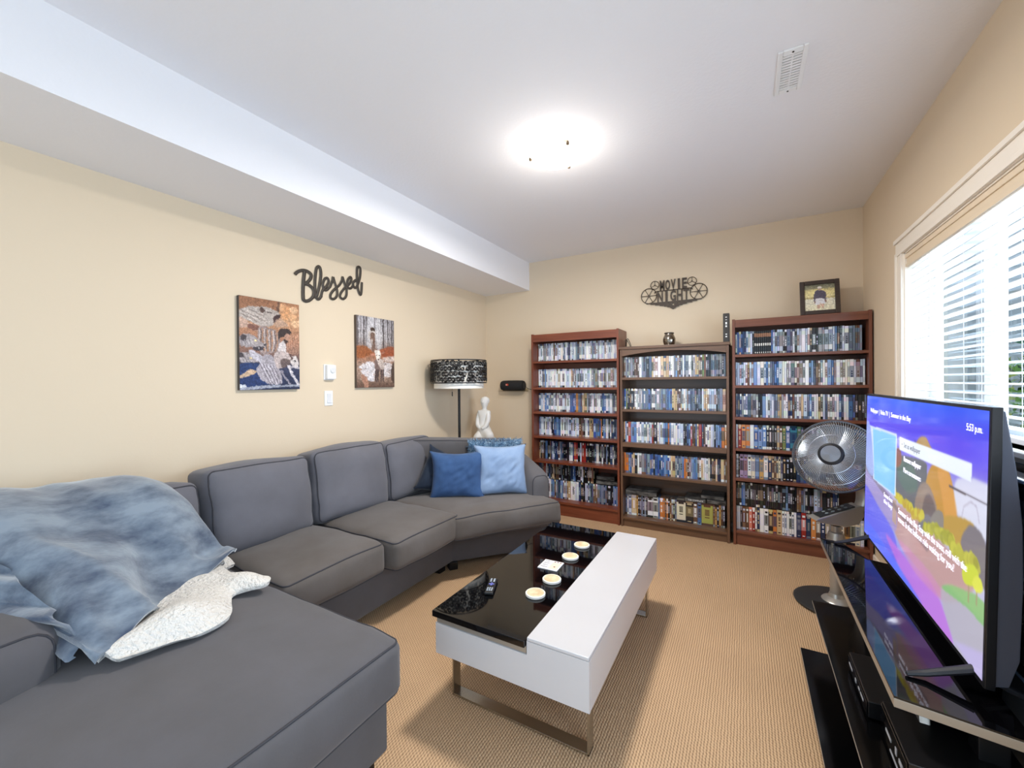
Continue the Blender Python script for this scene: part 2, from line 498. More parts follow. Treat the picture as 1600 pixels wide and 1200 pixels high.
# jamb lining of the recess
wp('jamb', box(XR - .001, XR + .10, WY1 - .008, WY1 + .004, WZ0, WZ1), TRIM)
wp('jamb', box(XR - .001, XR + .10, WY0 - .004, WY0 + .008, WZ0, WZ1), TRIM)
wp('head_lining', box(XR - .001, XR + .10, WY0, WY1, WZ1 - .008, WZ1 + .004), TRIM)
wp('sill', box(XR - .035, XR + .10, WY0 - .08, WY1 + .08, WZ0 - .02, WZ0, bev=.005), TRIM)
CW = .10
def casing(y0, y1, z0, z1, horiz):
    bm = box(XR - .012, XR, y0, y1, z0, z1, bev=.003)
    if horiz:
        bx(bm, XR - .022, XR - .012, y0, y1, z1 - .024, z1, bev=.003); bx(bm, XR - .017, XR - .012, y0, y1, z0, z0 + .02, bev=.002)
    else:
        far = y0 > 2
        e = (y1 - .024, y1) if far else (y0, y0 + .024); i = (y0, y0 + .02) if far else (y1 - .02, y1)
        bx(bm, XR - .022, XR - .012, e[0], e[1], z0, z1, bev=.003); bx(bm, XR - .017, XR - .012, i[0], i[1], z0, z1, bev=.002)
    return bm
wp('head_casing', casing(WY0 - CW, WY1 + CW + .02, WZ1, WZ1 + CW, True), TRIM)
wp('side_casing', casing(WY1, WY1 + CW, WZ0, WZ1, False), TRIM)
wp('side_casing', casing(WY0 - CW, WY0, WZ0, WZ1, False), TRIM)

# blind
SLAT = mat('white_blind_slat', (238, 241, 246), 0.45)
bl = thing('window_blind', 'white horizontal slat blind hanging open in the window recess with cream valance', 'blind', (XR + .05, (WY0 + WY1) / 2, WZ0))
bm = box(XR + .004, XR + .016, WY0 + .012, WY1 - .012, 1.972, 2.048, bev=.003)
bx(bm, XR - .002, XR + .006, WY0 + .012, WY1 - .012, 2.022, 2.046, bev=.003); bx(bm, XR, XR + .006, WY0 + .012, WY1 - .012, 1.974, 1.992, bev=.002)
obj('valance', bm, mat('cream_valance', (232, 214, 188), .5), bl)
obj('headrail', box(XR + .022, XR + .075, WY0 + .015, WY1 - .015, 2.0, 2.045), WHITE, bl)
sl_me = None
for i in range(21):
    z = 1.957 - i * .0402
    if sl_me is None:
        bm = BM(); prof = []
        for k in range(5):
            a = -1 + k / 2; prof.append((XR + .048 + a * .025, .004 * (1 - a * a)))
        up = [(x, zz + .0028) for x, zz in prof]
        prism(bm, [(x, zz) for x, zz in prof] + up[::-1], WY0 + .018, WY1 - .018, 'Y')
        sl = obj('slat', bm, SLAT, bl, smooth=30); sl_me = sl.data; sl.location.z = z
    else:
        s2 = sl.copy(); C.objects.link(s2); s2.location.z = z
obj('bottom_rail', box(XR + .024, XR + .072, WY0 + .018, WY1 - .018, 1.108, 1.128, bev=.004), SLAT, bl)
for y in (2.93, 2.50, 2.07, 1.40):
    bm = BM()
    for dx in (.021, .075): tube(bm, [(XR + dx, y, 2.0), (XR + dx, y, 1.13)], .0011, 5)
    obj('ladder_cord', bm, WHITE, bl)
obj('tilt_wand', tube(BM(), [(XR + .018, 2.86, 1.975), (XR + .016, 2.86, 1.35)], .003, 6), WHITE, bl)

# ------------------------------------------------------------------ outside the window
GRASS = mat('lawn_grass', (120, 140, 84), .95, var=(6, (90, 112, 60)))
gr = struct('ground', box(XR + .15, 9, -3, 14, -.12, 0.25), GRASS)
SID = mat('pale_grey_siding', (214, 220, 228), .6)
nh = thing('neighbour_wall', 'pale grey lap siding wall outside, seen through the blind', 'wall', (2.1, 7.2, .25))
obj('wall_core', box(.98, 3.3, 7.24, 7.44, .25, 3.6), SID, nh)
for i in range(22):
    z = .27 + i * .15
    obj('siding_board', prism(BM(), [(7.24, z), (7.24, z + .155), (7.225, z + .155), (7.205, z)], .98, 3.3, 'X'), SID, nh)
obj('corner_board', box(3.26, 3.36, 7.15, 7.3, .25, 3.6, bev=.006), WHITE, nh)
for (x, y) in ((1.75, 6.0), (1.90, 5.3)):
    po = thing('porch_post', 'white square porch post outside the window, ' + ('nearer the wall' if y > 5.5 else 'in front of the shrubs'), 'post', (x, y, .25))
    obj('shaft', box(x - .07, x + .07, y - .07, y + .07, .25, 3.3, bev=.008), WHITE, po)
    obj('base_block', box(x - .1, x + .1, y - .1, y + .1, .25, .5, bev=.01), WHITE, po)
LEAF = [mat('leaf_green_%s' % k, c, .6, sheen=0) for k, c in (('bright', (126, 178, 62)), ('deep', (52, 112, 62)), ('yellow', (190, 205, 90)))]
def shrub(x, y, rad, h, label, seed):
    rr = random.Random(seed)
    t = thing('shrub', label, 'shrub', (x, y, .25), group=None)
    bm = BM()
    for i in range(900):
        a, b, q = rr.uniform(0, 2 * PI), rr.uniform(-1, 1), rr.uniform(.55, 1)
        s_ = math.sqrt(1 - b * b)
        c = Vector((x + rad * q * s_ * math.cos(a), y + rad * q * s_ * math.sin(a), .25 + h / 2 + h / 2 * q * b))
        d = Vector((rr.uniform(-1, 1), rr.uniform(-1, 1), rr.uniform(-.6, 1))).normalized(); e = d.orthogonal().normalized()
        L, W = rr.uniform(.05, .1), rr.uniform(.02, .04)
        f = bm.faces.new([bm.verts.new(c - d * L), bm.verts.new(c + e * W), bm.verts.new(c + d * L), bm.verts.new(c - e * W)])
        f.material_index = rr.choice((0, 0, 1, 2))
    fo = obj('foliage', bm, LEAF, t, smooth=0); fo['kind'] = 'stuff'
    bm = BM()
    for k in range(4): tube(bm, [(x + .03 * k, y, .25), (x + rr.uniform(-.3, .3) * rad, y + rr.uniform(-.3, .3) * rad, .25 + h * .7)], .015, 5)
    obj('stem', bm, mat('bark', (90, 70, 52), .9), t)
shrub(2.62, 5.45, .62, 1.75, 'leafy green shrub outside the window, right of the porch posts', 3)
shrub(3.9, 6.4, .8, 2.3, 'taller green shrub behind the near one outside the window', 4)

# ------------------------------------------------------------------ ceiling light and vent
cl = thing('ceiling_light', 'round white frosted glass bowl light flush on the ceiling', 'light', (-.93, 2.165, ZC))
bm = lathe(BM(), [(.09, 0), (.095, -.012), (.085, -.028), (.02, -.03)], 32, (-.93, 2.165, ZC)); obj('ceiling_plate', bm, WHITE, cl)
gm = mat('lit_frosted_glass', (250, 248, 240), .3, emit=((255, 247, 232), 0.8))
prof = [(.004, -.098), (.04, -.096), (.08, -.088), (.115, -.074), (.142, -.054), (.146, -.052), (.142, -.049), (.11, -.068), (.06, -.086), (.004, -.092)]
obj('glass_bowl', lathe(BM(), prof, 40, (-.93, 2.165, ZC)), gm, cl)
for a in (200, 320, 80):
    x, y = -.93 + .143 * math.cos(math.radians(a)), 2.165 + .143 * math.sin(math.radians(a))
    bm = tube(BM(), [(-.93 + .08 * math.cos(math.radians(a)), 2.165 + .08 * math.sin(math.radians(a)), ZC - .012), (x, y, ZC - .045)], .004, 6)
    lathe(bm, [(.003, -.066), (.008, -.062), (.009, -.054), (.006, -.046), (.003, -.042)], 12, (x, y, ZC))
    obj('clip', bm, mat('clip_metal', (120, 104, 84), .3, metal=.8), cl)
d = bpy.data.lights.new('bulb', 'POINT'); d.energy = 1.5; d.color = (1.0, .95, .89); d.shadow_soft_size = .03
o = bpy.data.objects.new('lamp_glow', d); C.objects.link(o); o.parent = cl; o.location = (0, 0, -.035)
d = bpy.data.lights.new('bowl_light', 'AREA'); d.shape = 'DISK'; d.size = .26; d.energy = 31.0; d.color = (1.0, .95, .89)
o = bpy.data.objects.new('lamp_bowl_light', d); C.objects.link(o); o.parent = cl; o.location = (0, 0, -.112)

d = bpy.data.lights.new('below_bowl_fill', 'POINT'); d.energy = 3.0; d.color = (1.0, .95, .88); d.shadow_soft_size = .1  # added point light in the air below the bowl, brightens the ceiling
o = bpy.data.objects.new('lamp_added_fill', d); C.objects.link(o); o.parent = cl; o.location = (0, 0, -.33)

vt = thing('ceiling_vent', 'white louvred air vent in the ceiling near the window wall', 'vent', (.175, 2.145, ZC))
VX0, VX1, VY0, VY1 = .122, .226, 2.0, 2.29
bm = BM()
for a in ((VX0, VX0 + .018, VY0, VY1), (VX1 - .018, VX1, VY0, VY1), (VX0 + .018, VX1 - .018, VY0, VY0 + .03), (VX0 + .018, VX1 - .018, VY1 - .03, VY1)):
    bx(bm, *a, ZC - .009, ZC, bev=.003)
obj('frame', bm, WHITE, vt)
obj('shade_sheet', box(VX0 + .018, VX1 - .018, VY0 + .03, VY1 - .03, ZC - .001, ZC + .0), mat('duct_shade', (120, 112, 105), .9), vt)  # flat sheet behind the louvers, their shade put into its colour
lm = None
for i in range(13):
    y = VY0 + .04 + i * .0175
    if lm is None:
        lv = obj('louver', box(VX0 + .018, VX1 - .018, -.0055, .0055, ZC - .007, ZC - .0035), WHITE, vt); lm = lv; lv.location.y = y
    else:
        q = lm.copy(); C.objects.link(q); q.location.y = y
obj('divider', box(.172, .177, VY0 + .03, VY1 - .03, ZC - .008, ZC - .002), WHITE, vt)
for y in (VY0 + .014, VY1 - .014):
    obj('screw', lathe(BM(), [(.004, -.0105), (.004, -.0085)], 10, (.174, y, ZC)), DARK, vt)
# ------------------------------------------------------------------ bookcases
CHERRY = wood('cherry_wood_upright', (128, 66, 42), (98, 46, 28)); CHERRYX = wood('cherry_wood_board', (134, 70, 44), (102, 48, 30), axis='X')
BROWN = wood('walnut_wood_upright', (112, 80, 58), (88, 62, 46)); BROWNX = wood('walnut_wood_board', (116, 84, 60), (90, 64, 46), axis='X')
RED = wood('mahogany_wood_upright', (122, 72, 52), (96, 52, 36)); REDX = wood('mahogany_wood_board', (126, 74, 52), (98, 54, 36), axis='X')
BKY, FRY = 4.105, 3.81
def bookcase(label, x0, x1, h, shelves, rail_z, up, bd, arch=False, thick=.022):
    t = thing('bookcase', label, 'bookcase', ((x0 + x1) / 2, (FRY + BKY) / 2, 0))
    pt = .02
    for a in (x0, x1 - pt): obj('side_panel', box(a, a + pt, FRY, BKY, 0, h - (.025 if arch else 0), bev=.002), up, t)
    obj('back_panel', box(x0 + pt, x1 - pt, BKY - .006, BKY, .03, h - .025), bd, t)
    if arch:
        obj('top_board', box(x0 - .008, x1 + .008, FRY - .012, BKY, h - .024, h, bev=.003), bd, t)
        pts = [(x0 + pt, h - .024), (x0 + pt, rail_z)]
        for k in range(15):
            u = k / 14; pts.append((x0 + pt + (x1 - x0 - 2 * pt) * u, rail_z + .038 * (1 - (2 * u - 1) ** 2)))
        pts.append((x1 - pt, h - .024))
        obj('arched_rail', prism(BM(), pts, FRY + .004, FRY + .022, 'Y'), bd, t)
    else:
        obj('top_board', box(x0 + pt, x1 - pt, FRY + .01, BKY - .006, h - .034, h - .014, bev=.002), bd, t)
        obj('front_rail', box(x0 + pt, x1 - pt, FRY + .003, FRY + .022, rail_z, h - .006, bev=.002), bd, t)
    for i, z in enumerate(shelves):
        last = i == len(shelves) - 1
        th = .04 if (arch and i == 2) else thick
        obj('shelf', box(x0 + pt, x1 - pt, FRY + (.0 if not (arch and i == 2) else -.006), BKY - .006, z - th, z, bev=.002), bd, t)
    obj('kick_plate', box(x0 + pt, x1 - pt, FRY + .018, FRY + .034, 0, shelves[-1] - thick, bev=.002), bd, t)
    return t
LS = [1.551, 1.282, 1.034, .786, .535, .141]; CSH = [1.373, 1.081, .777, .49, .09]; RSH = [1.548, 1.298, 1.039, .787, .544, .118]
bookcase('tall reddish cherry bookcase full of movie cases, leftmost of the three', -1.928, -1.022, 1.83, LS, 1.749, CHERRY, CHERRYX)
bookcase('shorter brown bookcase with an arched top rail, in the middle', -1.012, -.118, 1.655, CSH, 1.569, BROWN, BROWNX, True)
bookcase('tall red-brown bookcase beside the window wall with a photo frame on top', -.094, .785, 1.834, RSH, 1.767, RED, REDX)

# ---- movie cases
CASE = mat('printed_case_plastic', (200, 200, 200), .22, attr=True, coat=.5)
def L3(c): return tuple(lin(v) for v in c)
PAL = {'pale': [(206, 214, 230), (222, 226, 234), (194, 204, 224), (230, 224, 216), (182, 194, 216)],  # pale blue-greys include the window's sheen on the plastic, put into the colour
       'white': [(232, 232, 236), (238, 238, 238)], 'blue': [(70, 104, 160), (92, 130, 186), (56, 88, 150), (120, 150, 196)],
       'slate': [(104, 118, 142), (84, 98, 122), (128, 140, 160)], 'navy': [(34, 48, 82), (44, 62, 98)],
       'black': [(22, 23, 28), (30, 32, 40), (38, 38, 44)], 'brown': [(104, 76, 60), (126, 94, 74), (88, 62, 50)],
       'tan': [(196, 168, 128), (210, 186, 150)], 'red': [(150, 44, 40), (174, 62, 50)], 'orange': [(202, 120, 58), (214, 138, 76)],
       'grey': [(140, 142, 148), (160, 162, 168)], 'green': [(84, 112, 92), (122, 134, 80)], 'teal': [(62, 128, 150), (84, 150, 168)],
       'gold': [(196, 154, 92), (178, 136, 78)], 'mauve': [(158, 136, 172), (142, 122, 160)], 'lime': [(164, 168, 84)], 'salmon': [(216, 132, 112)], 'cream': [(222, 212, 190)]}
def spine_cols(rr, key):
    """five printed bands down the spine: top logo strip, image, title block, image, maker's mark"""
    b = rr.choice(PAL[key]); j = lambda c, a: tuple(max(0, min(255, v + rr.uniform(-a, a))) for v in c)
    dark = sum(b) < 300
    o = rr.choice(PAL[rr.choice(['white', 'pale', 'tan', 'grey'] if dark else ['black', 'navy', 'slate', 'brown', 'white'])])
    k = rr.random()
    mid = tuple((p + q) / 2 for p, q in zip(b, o))
    cols = [j(b, 8), j(b, 10), j(b, 6) if k < .45 else j(mid, 10), j(b, 10), j(b, 8)]
    if rr.random() < .5: cols[4] = j(o, 10) if rr.random() < .5 else j(mid, 10)
    if rr.random() < .35: cols[0] = j(o, 10)
    if rr.random() < .25: cols[1] = j(mid, 14)
    side = tuple(v * .5 + 12 for v in b)
    return [L3(c) for c in cols], L3(side), L3(j(o, 8))
class CaseSoup:
    def __init__(s): s.v, s.f, s.c = [], [], []
    def add(s, x, y, z, t, d, h, cols, side, title=None, lean=0.0):
        """spine at y facing the room (towards -y), body goes back d; printed title bars stand in the middle band"""
        r = min(.0022, t * .2); e = .0003
        prof = [(e, d), (e, r), (r, 0), (t - r, 0), (t - e, r), (t - e, d)]
        zs = [0, .10, .30, .74, .9, 1.0]
        b0 = len(s.v)
        for q in zs:
            for px, py in prof: s.v.append((x + px + lean * q * h, y + py, z + q * h))
        P = len(prof)
        for k in range(5):
            for i in range(P - 1):
                a = b0 + k * P + i
                s.f.append((a, a + 1, a + 1 + P, a + P)); s.c.append(cols[4 - k] if 0 < i < 4 else side)
        s.f.append(tuple(b0 + 5 * P + i for i in range(P))); s.c.append(side)
        s.f.append(tuple(b0 + i for i in range(P))[::-1]); s.c.append(side)
        s.f.append((b0 + 5, b0, b0 + 5 * P, b0 + 5 * P + 5)); s.c.append(side)
        if title:
            col, segs = title
            for (u0, u1, q0, q1) in segs:
                a = len(s.v)
                for (u, q) in ((u0, q0), (u1, q0), (u1, q1), (u0, q1)): s.v.append((x + u * t + lean * q * h, y - .0003, z + q * h))
                s.f.append((a, a + 1, a + 2, a + 3)); s.c.append(col)
        return s
    def mesh(s, name, parent=None, centre=None):
        me = bpy.data.meshes.new(name); me.from_pydata(s.v, [], s.f)
        ca = me.color_attributes.new('Col', 'FLOAT_COLOR', 'CORNER')
        arr = np.ones((len(me.loops), 4), np.float32); k = 0
        for f, c in zip(s.f, s.c):
            arr[k:k + len(f), :3] = c; k += len(f)
        ca.data.foreach_set('color', arr.ravel())
        return link_mesh(name, me, CASE, parent, smooth=0, centre=centre)
def title_for(rr, o):
    if rr.random() < .25: return None
    q0, q1 = rr.uniform(.3, .42), rr.uniform(.56, .74); n = rr.randint(3, 7); segs = []
    w = (q1 - q0) / n
    for i in range(n):
        if rr.random() < .12: continue
        segs.append((rr.uniform(.25, .36), rr.uniform(.6, .75), q0 + i * w, q0 + (i + .72) * w))
    return (o, segs)
def ordinal(n):
    return '%d%s' % (n, 'th' if 10 <= n % 100 <= 20 else {1: 'st', 2: 'nd', 3: 'rd'}.get(n % 10, 'th'))
SPINE = {'pale': 'pale blue-grey', 'white': 'white', 'blue': 'blue', 'slate': 'slate grey', 'navy': 'navy', 'black': 'black', 'brown': 'brown', 'tan': 'tan',
         'red': 'red', 'orange': 'orange', 'grey': 'grey', 'green': 'green', 'teal': 'teal', 'gold': 'gold', 'mauve': 'mauve', 'lime': 'yellow-green', 'salmon': 'salmon', 'cream': 'cream'}
rest = CaseSoup()
def dvd_row(x0, x1, z, yset, weights, seed, single=None, h=.187, series=None):
    rr = random.Random(seed); x = x0; n = 0
    keys = list(weights); ws = [weights[k] for k in keys]
    run = 0; key = None
    while x < x1 - .008:
        if run <= 0: key = rr.choices(keys, ws)[0]; run = rr.choice((1, 1, 1, 2, 2, 3))
        run -= 1
        t = rr.choice((.0142, .0142, .0142, .0142, .0142, .024, .0115))
        if x + t > x1: t = x1 - x
        cols, side, o = spine_cols(rr, key); n += 1; tt = title_for(rr, o)
        if series and series[0] <= x < series[1]:     # a boxed series whose spines make up one picture
            key = 'black'; t = .0145; run = 0; side = L3((20, 20, 22))
            cols = [L3(c) for c in ((34, 36, 38), (146, 104, 78), (24, 24, 26), (30, 36, 40), (22, 22, 24))]
            tt = (L3((226, 222, 214)), [(.2, .8, .36, .47), (.3, .7, .04, .10)])
        hh = h + rr.uniform(-.002, .003); yy = FRY + yset + rr.uniform(0, .006)
        s = CaseSoup() if single else rest
        s.add(x, yy, z, t, .134, hh, cols, side, tt)
        if single:
            ob = s.mesh('movie_case')
            tag(ob, '%s-spined movie case, %s from left in the %s' % (SPINE[key], ordinal(n), single), 'movie case', 'movie cases in the ' + single)
        x += t
    return n
UP = {'pale': 8, 'white': 3.5, 'slate': 1.6, 'blue': 1.4, 'tan': .9, 'orange': .4, 'grey': 2, 'brown': .3, 'black': .15}
MIDC = {'pale': 3, 'white': 1.6, 'blue': 2.2, 'slate': 2, 'black': 1.6, 'brown': 1.2, 'orange': .2, 'red': .25, 'tan': .9, 'navy': .8}
DK = {'black': 5, 'navy': 1.5, 'slate': 1.8, 'brown': 1.4, 'pale': 1.2, 'blue': .7, 'white': .6, 'tan': .4, 'red': .1}
BLU = {'pale': 5.0, 'slate': 3.2, 'blue': 1.7, 'navy': 1.0, 'grey': 2, 'white': 1, 'brown': .6, 'black': .9, 'tan': .5}
COL = {'white': 1.5, 'blue': 3, 'pale': 2, 'orange': 1, 'red': 1, 'black': 2, 'brown': 1, 'tan': .8, 'navy': .8}
OLD = {'grey': 2, 'slate': 2, 'pale': 2, 'green': .8, 'black': 1.5, 'tan': 1.2, 'brown': 1, 'white': .7, 'blue': .6}
lx0, lx1 = -1.905, -1.045
dvd_row(lx0, lx1, LS[0], .12, UP, 11); dvd_row(lx0, lx1, LS[1], .12, UP, 12); dvd_row(lx0, lx1, LS[2], .12, dict(UP, blue=2.5), 13)
dvd_row(lx0, lx1, LS[3], .12, MIDC, 14); dvd_row(lx0, lx1, LS[4], .12, DK, 15)
dvd_row(lx0, lx1, LS[5], .11, MIDC, 16); dvd_row(lx0, -1.30, LS[5] + .1905, .115, dict(DK, blue=1.5), 17, h=.172)
cx0, cx1 = -.99, -.14
dvd_row(cx0, cx1, CSH[0], .065, OLD, 21)
dvd_row(cx0, cx1, CSH[1], .065, dict(OLD, blue=1.6), 22)
dvd_row(cx0, cx1, CSH[2], .05, COL, 23, 'middle row of the brown arched bookcase')
dvd_row(cx0, cx1, CSH[3], .05, dict(MIDC, tan=1.5, grey=2), 24, 'fourth row of the brown arched bookcase')
rx0, rx1 = -.072, .764
dvd_row(rx0, rx1 - .02, RSH[0], .06, BLU, 31, 'top row of the right bookcase', series=(.055, .175))
dvd_row(rx0, rx1, RSH[1], .06, BLU, 32, 'second row of the right bookcase')
dvd_row(rx0, rx1, RSH[2], .06, dict(BLU, white=2, black=1.6), 33, 'third row of the right bookcase')

# ---- box sets, books and flat boxes on the lower shelves
def box_set(x, z, w, key, label, h=.19, yset=.05, d=.14, seed=1, cat='box set', name='box_set', lettered=True, group=None):
    rr = random.Random(seed * 7 + int(abs(x) * 1e4)); cols, side, o = spine_cols(rr, key)
    b = rr.choice(PAL[key]); cols[1] = cols[3] = L3(b)
    s = CaseSoup(); tt = None
    if lettered:
        segs = []
        for i in range(7):
            if rr.random() < .2: continue
            q = .34 + i * .055; segs.append((.3, .7, q, q + .038))
        segs += [(.2, .8, .82, .9), (.25, .75, .06, .1)]
        tt = (o, segs)
    s.add(x, FRY + yset, z, w - .0006, d, h, cols, side, tt)
    ob = s.mesh(name); tag(ob, label, cat, group)
    return ob
def run_of(x, z, items, where, yset, h=.19, group=None, xmax=9):
    for i, it in enumerate(items):
        w, key = it[0], it[1]; desc = it[2] if len(it) > 2 else '%s box set' % SPINE[key]
        if x + w > xmax: break
        nm = 'book' if 'book' in desc else 'movie_case' if 'movie case' in desc else 'box_set'
        cat = {'book': 'book', 'movie_case': 'movie case', 'box_set': 'box set'}[nm]
        box_set(x, z, w, key, '%s, %s from left %s' % (desc, ordinal(i + 1), where), h=h + (.004 if w > .03 else 0), yset=yset, seed=i + 3, cat=cat, name=nm, group=group)
        x += w
    return x
# brown bookcase, bottom shelf
it = [(.0142, 'slate', 'slate movie case'), (.0142, 'grey', 'grey movie case'), (.026, 'pale', 'pale box set'), (.046, 'tan', 'tan box set')]
it += [(.0142, k, SPINE[k] + ' movie case') for k in ('gold', 'black', 'brown', 'slate', 'black', 'slate', 'black')]
it += [(.047, 'white', 'white lettered box set'), (.047, 'white', 'second white lettered box set'), (.0142, 'blue', 'blue movie case'), (.028, 'orange', 'orange box set'), (.0142, 'orange', 'orange movie case')]
it += [(.0142, k, SPINE[k] + ' movie case') for k in ('brown', 'orange', 'black', 'tan', 'brown', 'black', 'slate')]
it += [(.076, 'cream', 'thick cream box set with black lettering'), (.06, 'black', 'thick black box set with white figures'), (.034, 'brown', 'red-brown book'), (.032, 'blue', 'blue book'), (.09, 'lime', 'thick yellow-green box set')]
it += [(.0152, k, SPINE[k] + ' movie case') for k in ('brown', 'gold', 'black', 'gold', 'brown', 'black')]
run_of(cx0, CSH[4], it, 'on the brown bookcase bottom shelf', .09, group='bottom row of the brown arched bookcase')
FLAT = mat('dark_printed_box', (24, 25, 27), .35, var=(14, (110, 110, 108), .12), stretch=(1, 1, 3))
def flat_box(label, x0, x1, z, h, yset, d=.19, m=FLAT, text=None):
    t = thing('flat_box', label, 'box', ((x0 + x1) / 2, FRY + yset + d / 2, z))
    obj('box_body', box(x0, x1, FRY + yset, FRY + yset + d, z, z + h, bev=.002), BLACK, t)
    obj('printed_edge', box(x0 + .006, x1 - .006, FRY + yset - .0008, FRY + yset + .001, z + .004, z + h - .004), m, t)
    obj('printed_lid', box(x0 + .008, x1 - .008, FRY + yset + .008, FRY + yset + d - .008, z + h - .001, z + h + .0006), m, t)
    if text: obj('edge_lettering', text_bm(text, h * .5, .0004, M=basis((x0 + .03, FRY + yset - .0012, z + h * .28), (1, 0, 0), (0, 0, 1))), WHITE, t)
zc = CSH[4] + .195
flat_box('flat black printed box lying on the left end of the bottom row, brown bookcase', cx0 + .004, cx0 + .29, zc, .045, .06)
flat_box('flat black box with white lettering lying on the right of the bottom row', -.475, -.30, zc, .035, .07, text='THE COMPLETE')
flat_box('wide flat black box lying at the right end of the bottom row', -.297, -.145, zc, .036, .075)
flat_box('flat grey-black case lying on top of the wide flat box', -.345, -.16, zc + .0375, .03, .085)
# cherry bookcase, two flat boxes on the bottom stack
flat_box('lower flat black box beside the upper cases in the cherry bookcase', -1.29, -1.07, LS[5] + .192, .04, .12)
flat_box('upper flat black box in the cherry bookcase bottom stack', -1.285, -1.10, LS[5] + .2335, .038, .12)
# right bookcase, fourth shelf
it = [(.0145, 'white', 'white movie case with dark lettering'), (.026, 'red', 'dark red box set'), (.03, 'orange', 'orange box set'), (.03, 'orange', 'pale orange box set'), (.028, 'pale', 'pale box set'),
      (.028, 'blue', 'deep blue box set'), (.03, 'blue', 'second blue box set'), (.028, 'blue', 'violet-blue box set')]
it += [(.0175, 'black', 'black and white movie case')] * 4 + [(.018, 'tan', 'tan movie case'), (.018, 'brown', 'brown movie case'), (.024, 'green', 'green box set'), (.026, 'blue', 'bright blue box set'), (.046, 'teal', 'thick teal box set'), (.026, 'green', 'grey-green box set')]
x = run_of(rx0, RSH[3], it, 'on the right bookcase fourth shelf', .05, group='fourth shelf of the right bookcase')
dvd_row(x, rx1, RSH[3], .06, BLU, 41)
it = [(.018, 'grey', 'grey movie case'), (.008, 'black', 'thin black movie case'), (.028, 'mauve', 'mauve box set'), (.028, 'mauve', 'second mauve box set'), (.027, 'pale', 'pale blue box set'), (.027, 'cream', 'pale cream box set'),
      (.028, 'blue', 'light blue box set'), (.03, 'gold', 'gold box set'), (.03, 'pale', 'pale box set with a dark emblem'), (.026, 'navy', 'navy box set')]
it += [(.0145, k, SPINE[k] + ' movie case') for k in ('tan', 'brown', 'tan', 'cream', 'grey')] + [(.022, 'black', 'black box set with a white figure')] * 4
x = run_of(rx0, RSH[4], it, 'on the right bookcase fifth shelf', .05, group='fifth shelf of the right bookcase')
dvd_row(x, rx1, RSH[4], .05, dict(BLU, pale=5), 42)
it = [(.028, 'white', 'white box set with grey lettering'), (.015, 'black', 'black movie case'), (.024, 'brown', 'brown book'), (.022, 'brown', 'second brown book'), (.024, 'salmon', 'salmon pink box set'), (.02, 'red', 'red book'), (.014, 'white', 'white movie case'),
      (.018, 'navy', 'navy and white movie case'), (.03, 'white', 'lilac-white box set'), (.03, 'white', 'second lilac-white box set'), (.03, 'black', 'black and white box set'), (.026, 'orange', 'burnt orange book'), (.034, 'tan', 'tan box set with a white foot')]
it += [(.0158, 'white', 'slim white movie case')] * 6
it += [(.03, 'navy', 'dark volume with white figures'), (.031, 'red', 'red volume with bright figures'), (.03, 'navy', 'second dark volume with figures'), (.032, 'orange', 'orange volume with figures'), (.028, 'brown', 'brown volume with figures'),
       (.028, 'navy', 'third dark volume with figures'), (.028, 'brown', 'second brown volume with figures'), (.026, 'blue', 'blue-grey volume'), (.03, 'orange', 'small orange volume'), (.03, 'cream', 'cream volume'), (.032, 'gold', 'yellow volume'), (.03, 'cream', 'cream book'), (.03, 'cream', 'second cream book'), (.022, 'pale', 'pale book')]
run_of(rx0, RSH[5], it, 'on the right bookcase bottom shelf', .05, group='bottom shelf of the right bookcase', xmax=rx1 + .005)
dvd_row(rx0, .60, RSH[5] + .1955, .055, DK, 43, h=.186)
ro = rest.mesh('movie_cases', centre=False); ro['kind'] = 'stuff'
ro['label'] = 'remaining movie cases standing in rows in the three bookcases'

# ---- things on top of the bookcases and on the back wall
def reel(bm, cx, cz, r, spokes, w, y=4.104, dep=.006, rot=0):
    pts = [(cx + r * math.cos(2 * PI * k / 40), y, cz + r * math.sin(2 * PI * k / 40)) for k in range(40)]
    tube(bm, pts, w / 2, 6, True, ((0, 1, 0), dep / w))
    for k in range(spokes):
        a = rot + 2 * PI * k / spokes
        tube(bm, [(cx, y, cz), (cx + r * math.cos(a), y, cz + r * math.sin(a))], w * .42, 6, False, ((0, 1, 0), dep / w))
    lathe(bm, [(r * .16, -dep / 2), (r * .16, dep / 2)], 14, M=Matrix.Translation((cx, y, cz)) @ Matrix.Rotation(PI / 2, 4, 'X'))
SIGN = mat('dark_bronze_metal', (58, 46, 34), .5, metal=.2)
sg = thing('movie_sign', 'dark metal MOVIE NIGHT wall sign with film reels above the bookcases', 'sign', (-.586, 4.11, 2.01))
for cx, cz, r, n, w, ro_ in ((-.805, 2.155, .071, 6, .0075, 0), (-.368, 2.152, .071, 6, .0075, 0), (-.750, 2.252, .038, 3, .006, PI / 2), (-.423, 2.250, .038, 3, .006, PI / 2)):
    bm = BM(); reel(bm, cx, cz, r, n, w, rot=ro_); obj('film_reel', bm, SIGN, sg)
def sign_letters(word, x0, x1, z0, z1, hscale=1.0):
    w = (x1 - x0) / len(word)
    for i, ch in enumerate(word):
        bm = text_bm(ch, 1.0, .003, bold=.028)
        xs = [v.co.x for v in bm.verts]; ys = [v.co.y for v in bm.verts]
        a, b, c, d = min(xs), max(xs), min(ys), max(ys); ww = w * .84 if ch != 'I' else w * .36
        for v in bm.verts:
            px = (v.co.x - a) / (b - a); py = (v.co.y - c) / (d - c)
            v.co = Vector((x0 + w * (i + .5) + (px - .5) * ww, 4.104 - v.co.z, z0 + py * (z1 - z0)))
        obj('letter', bm, SIGN, sg)
sign_letters('MOVIE', -.708, -.462, 2.194, 2.290)
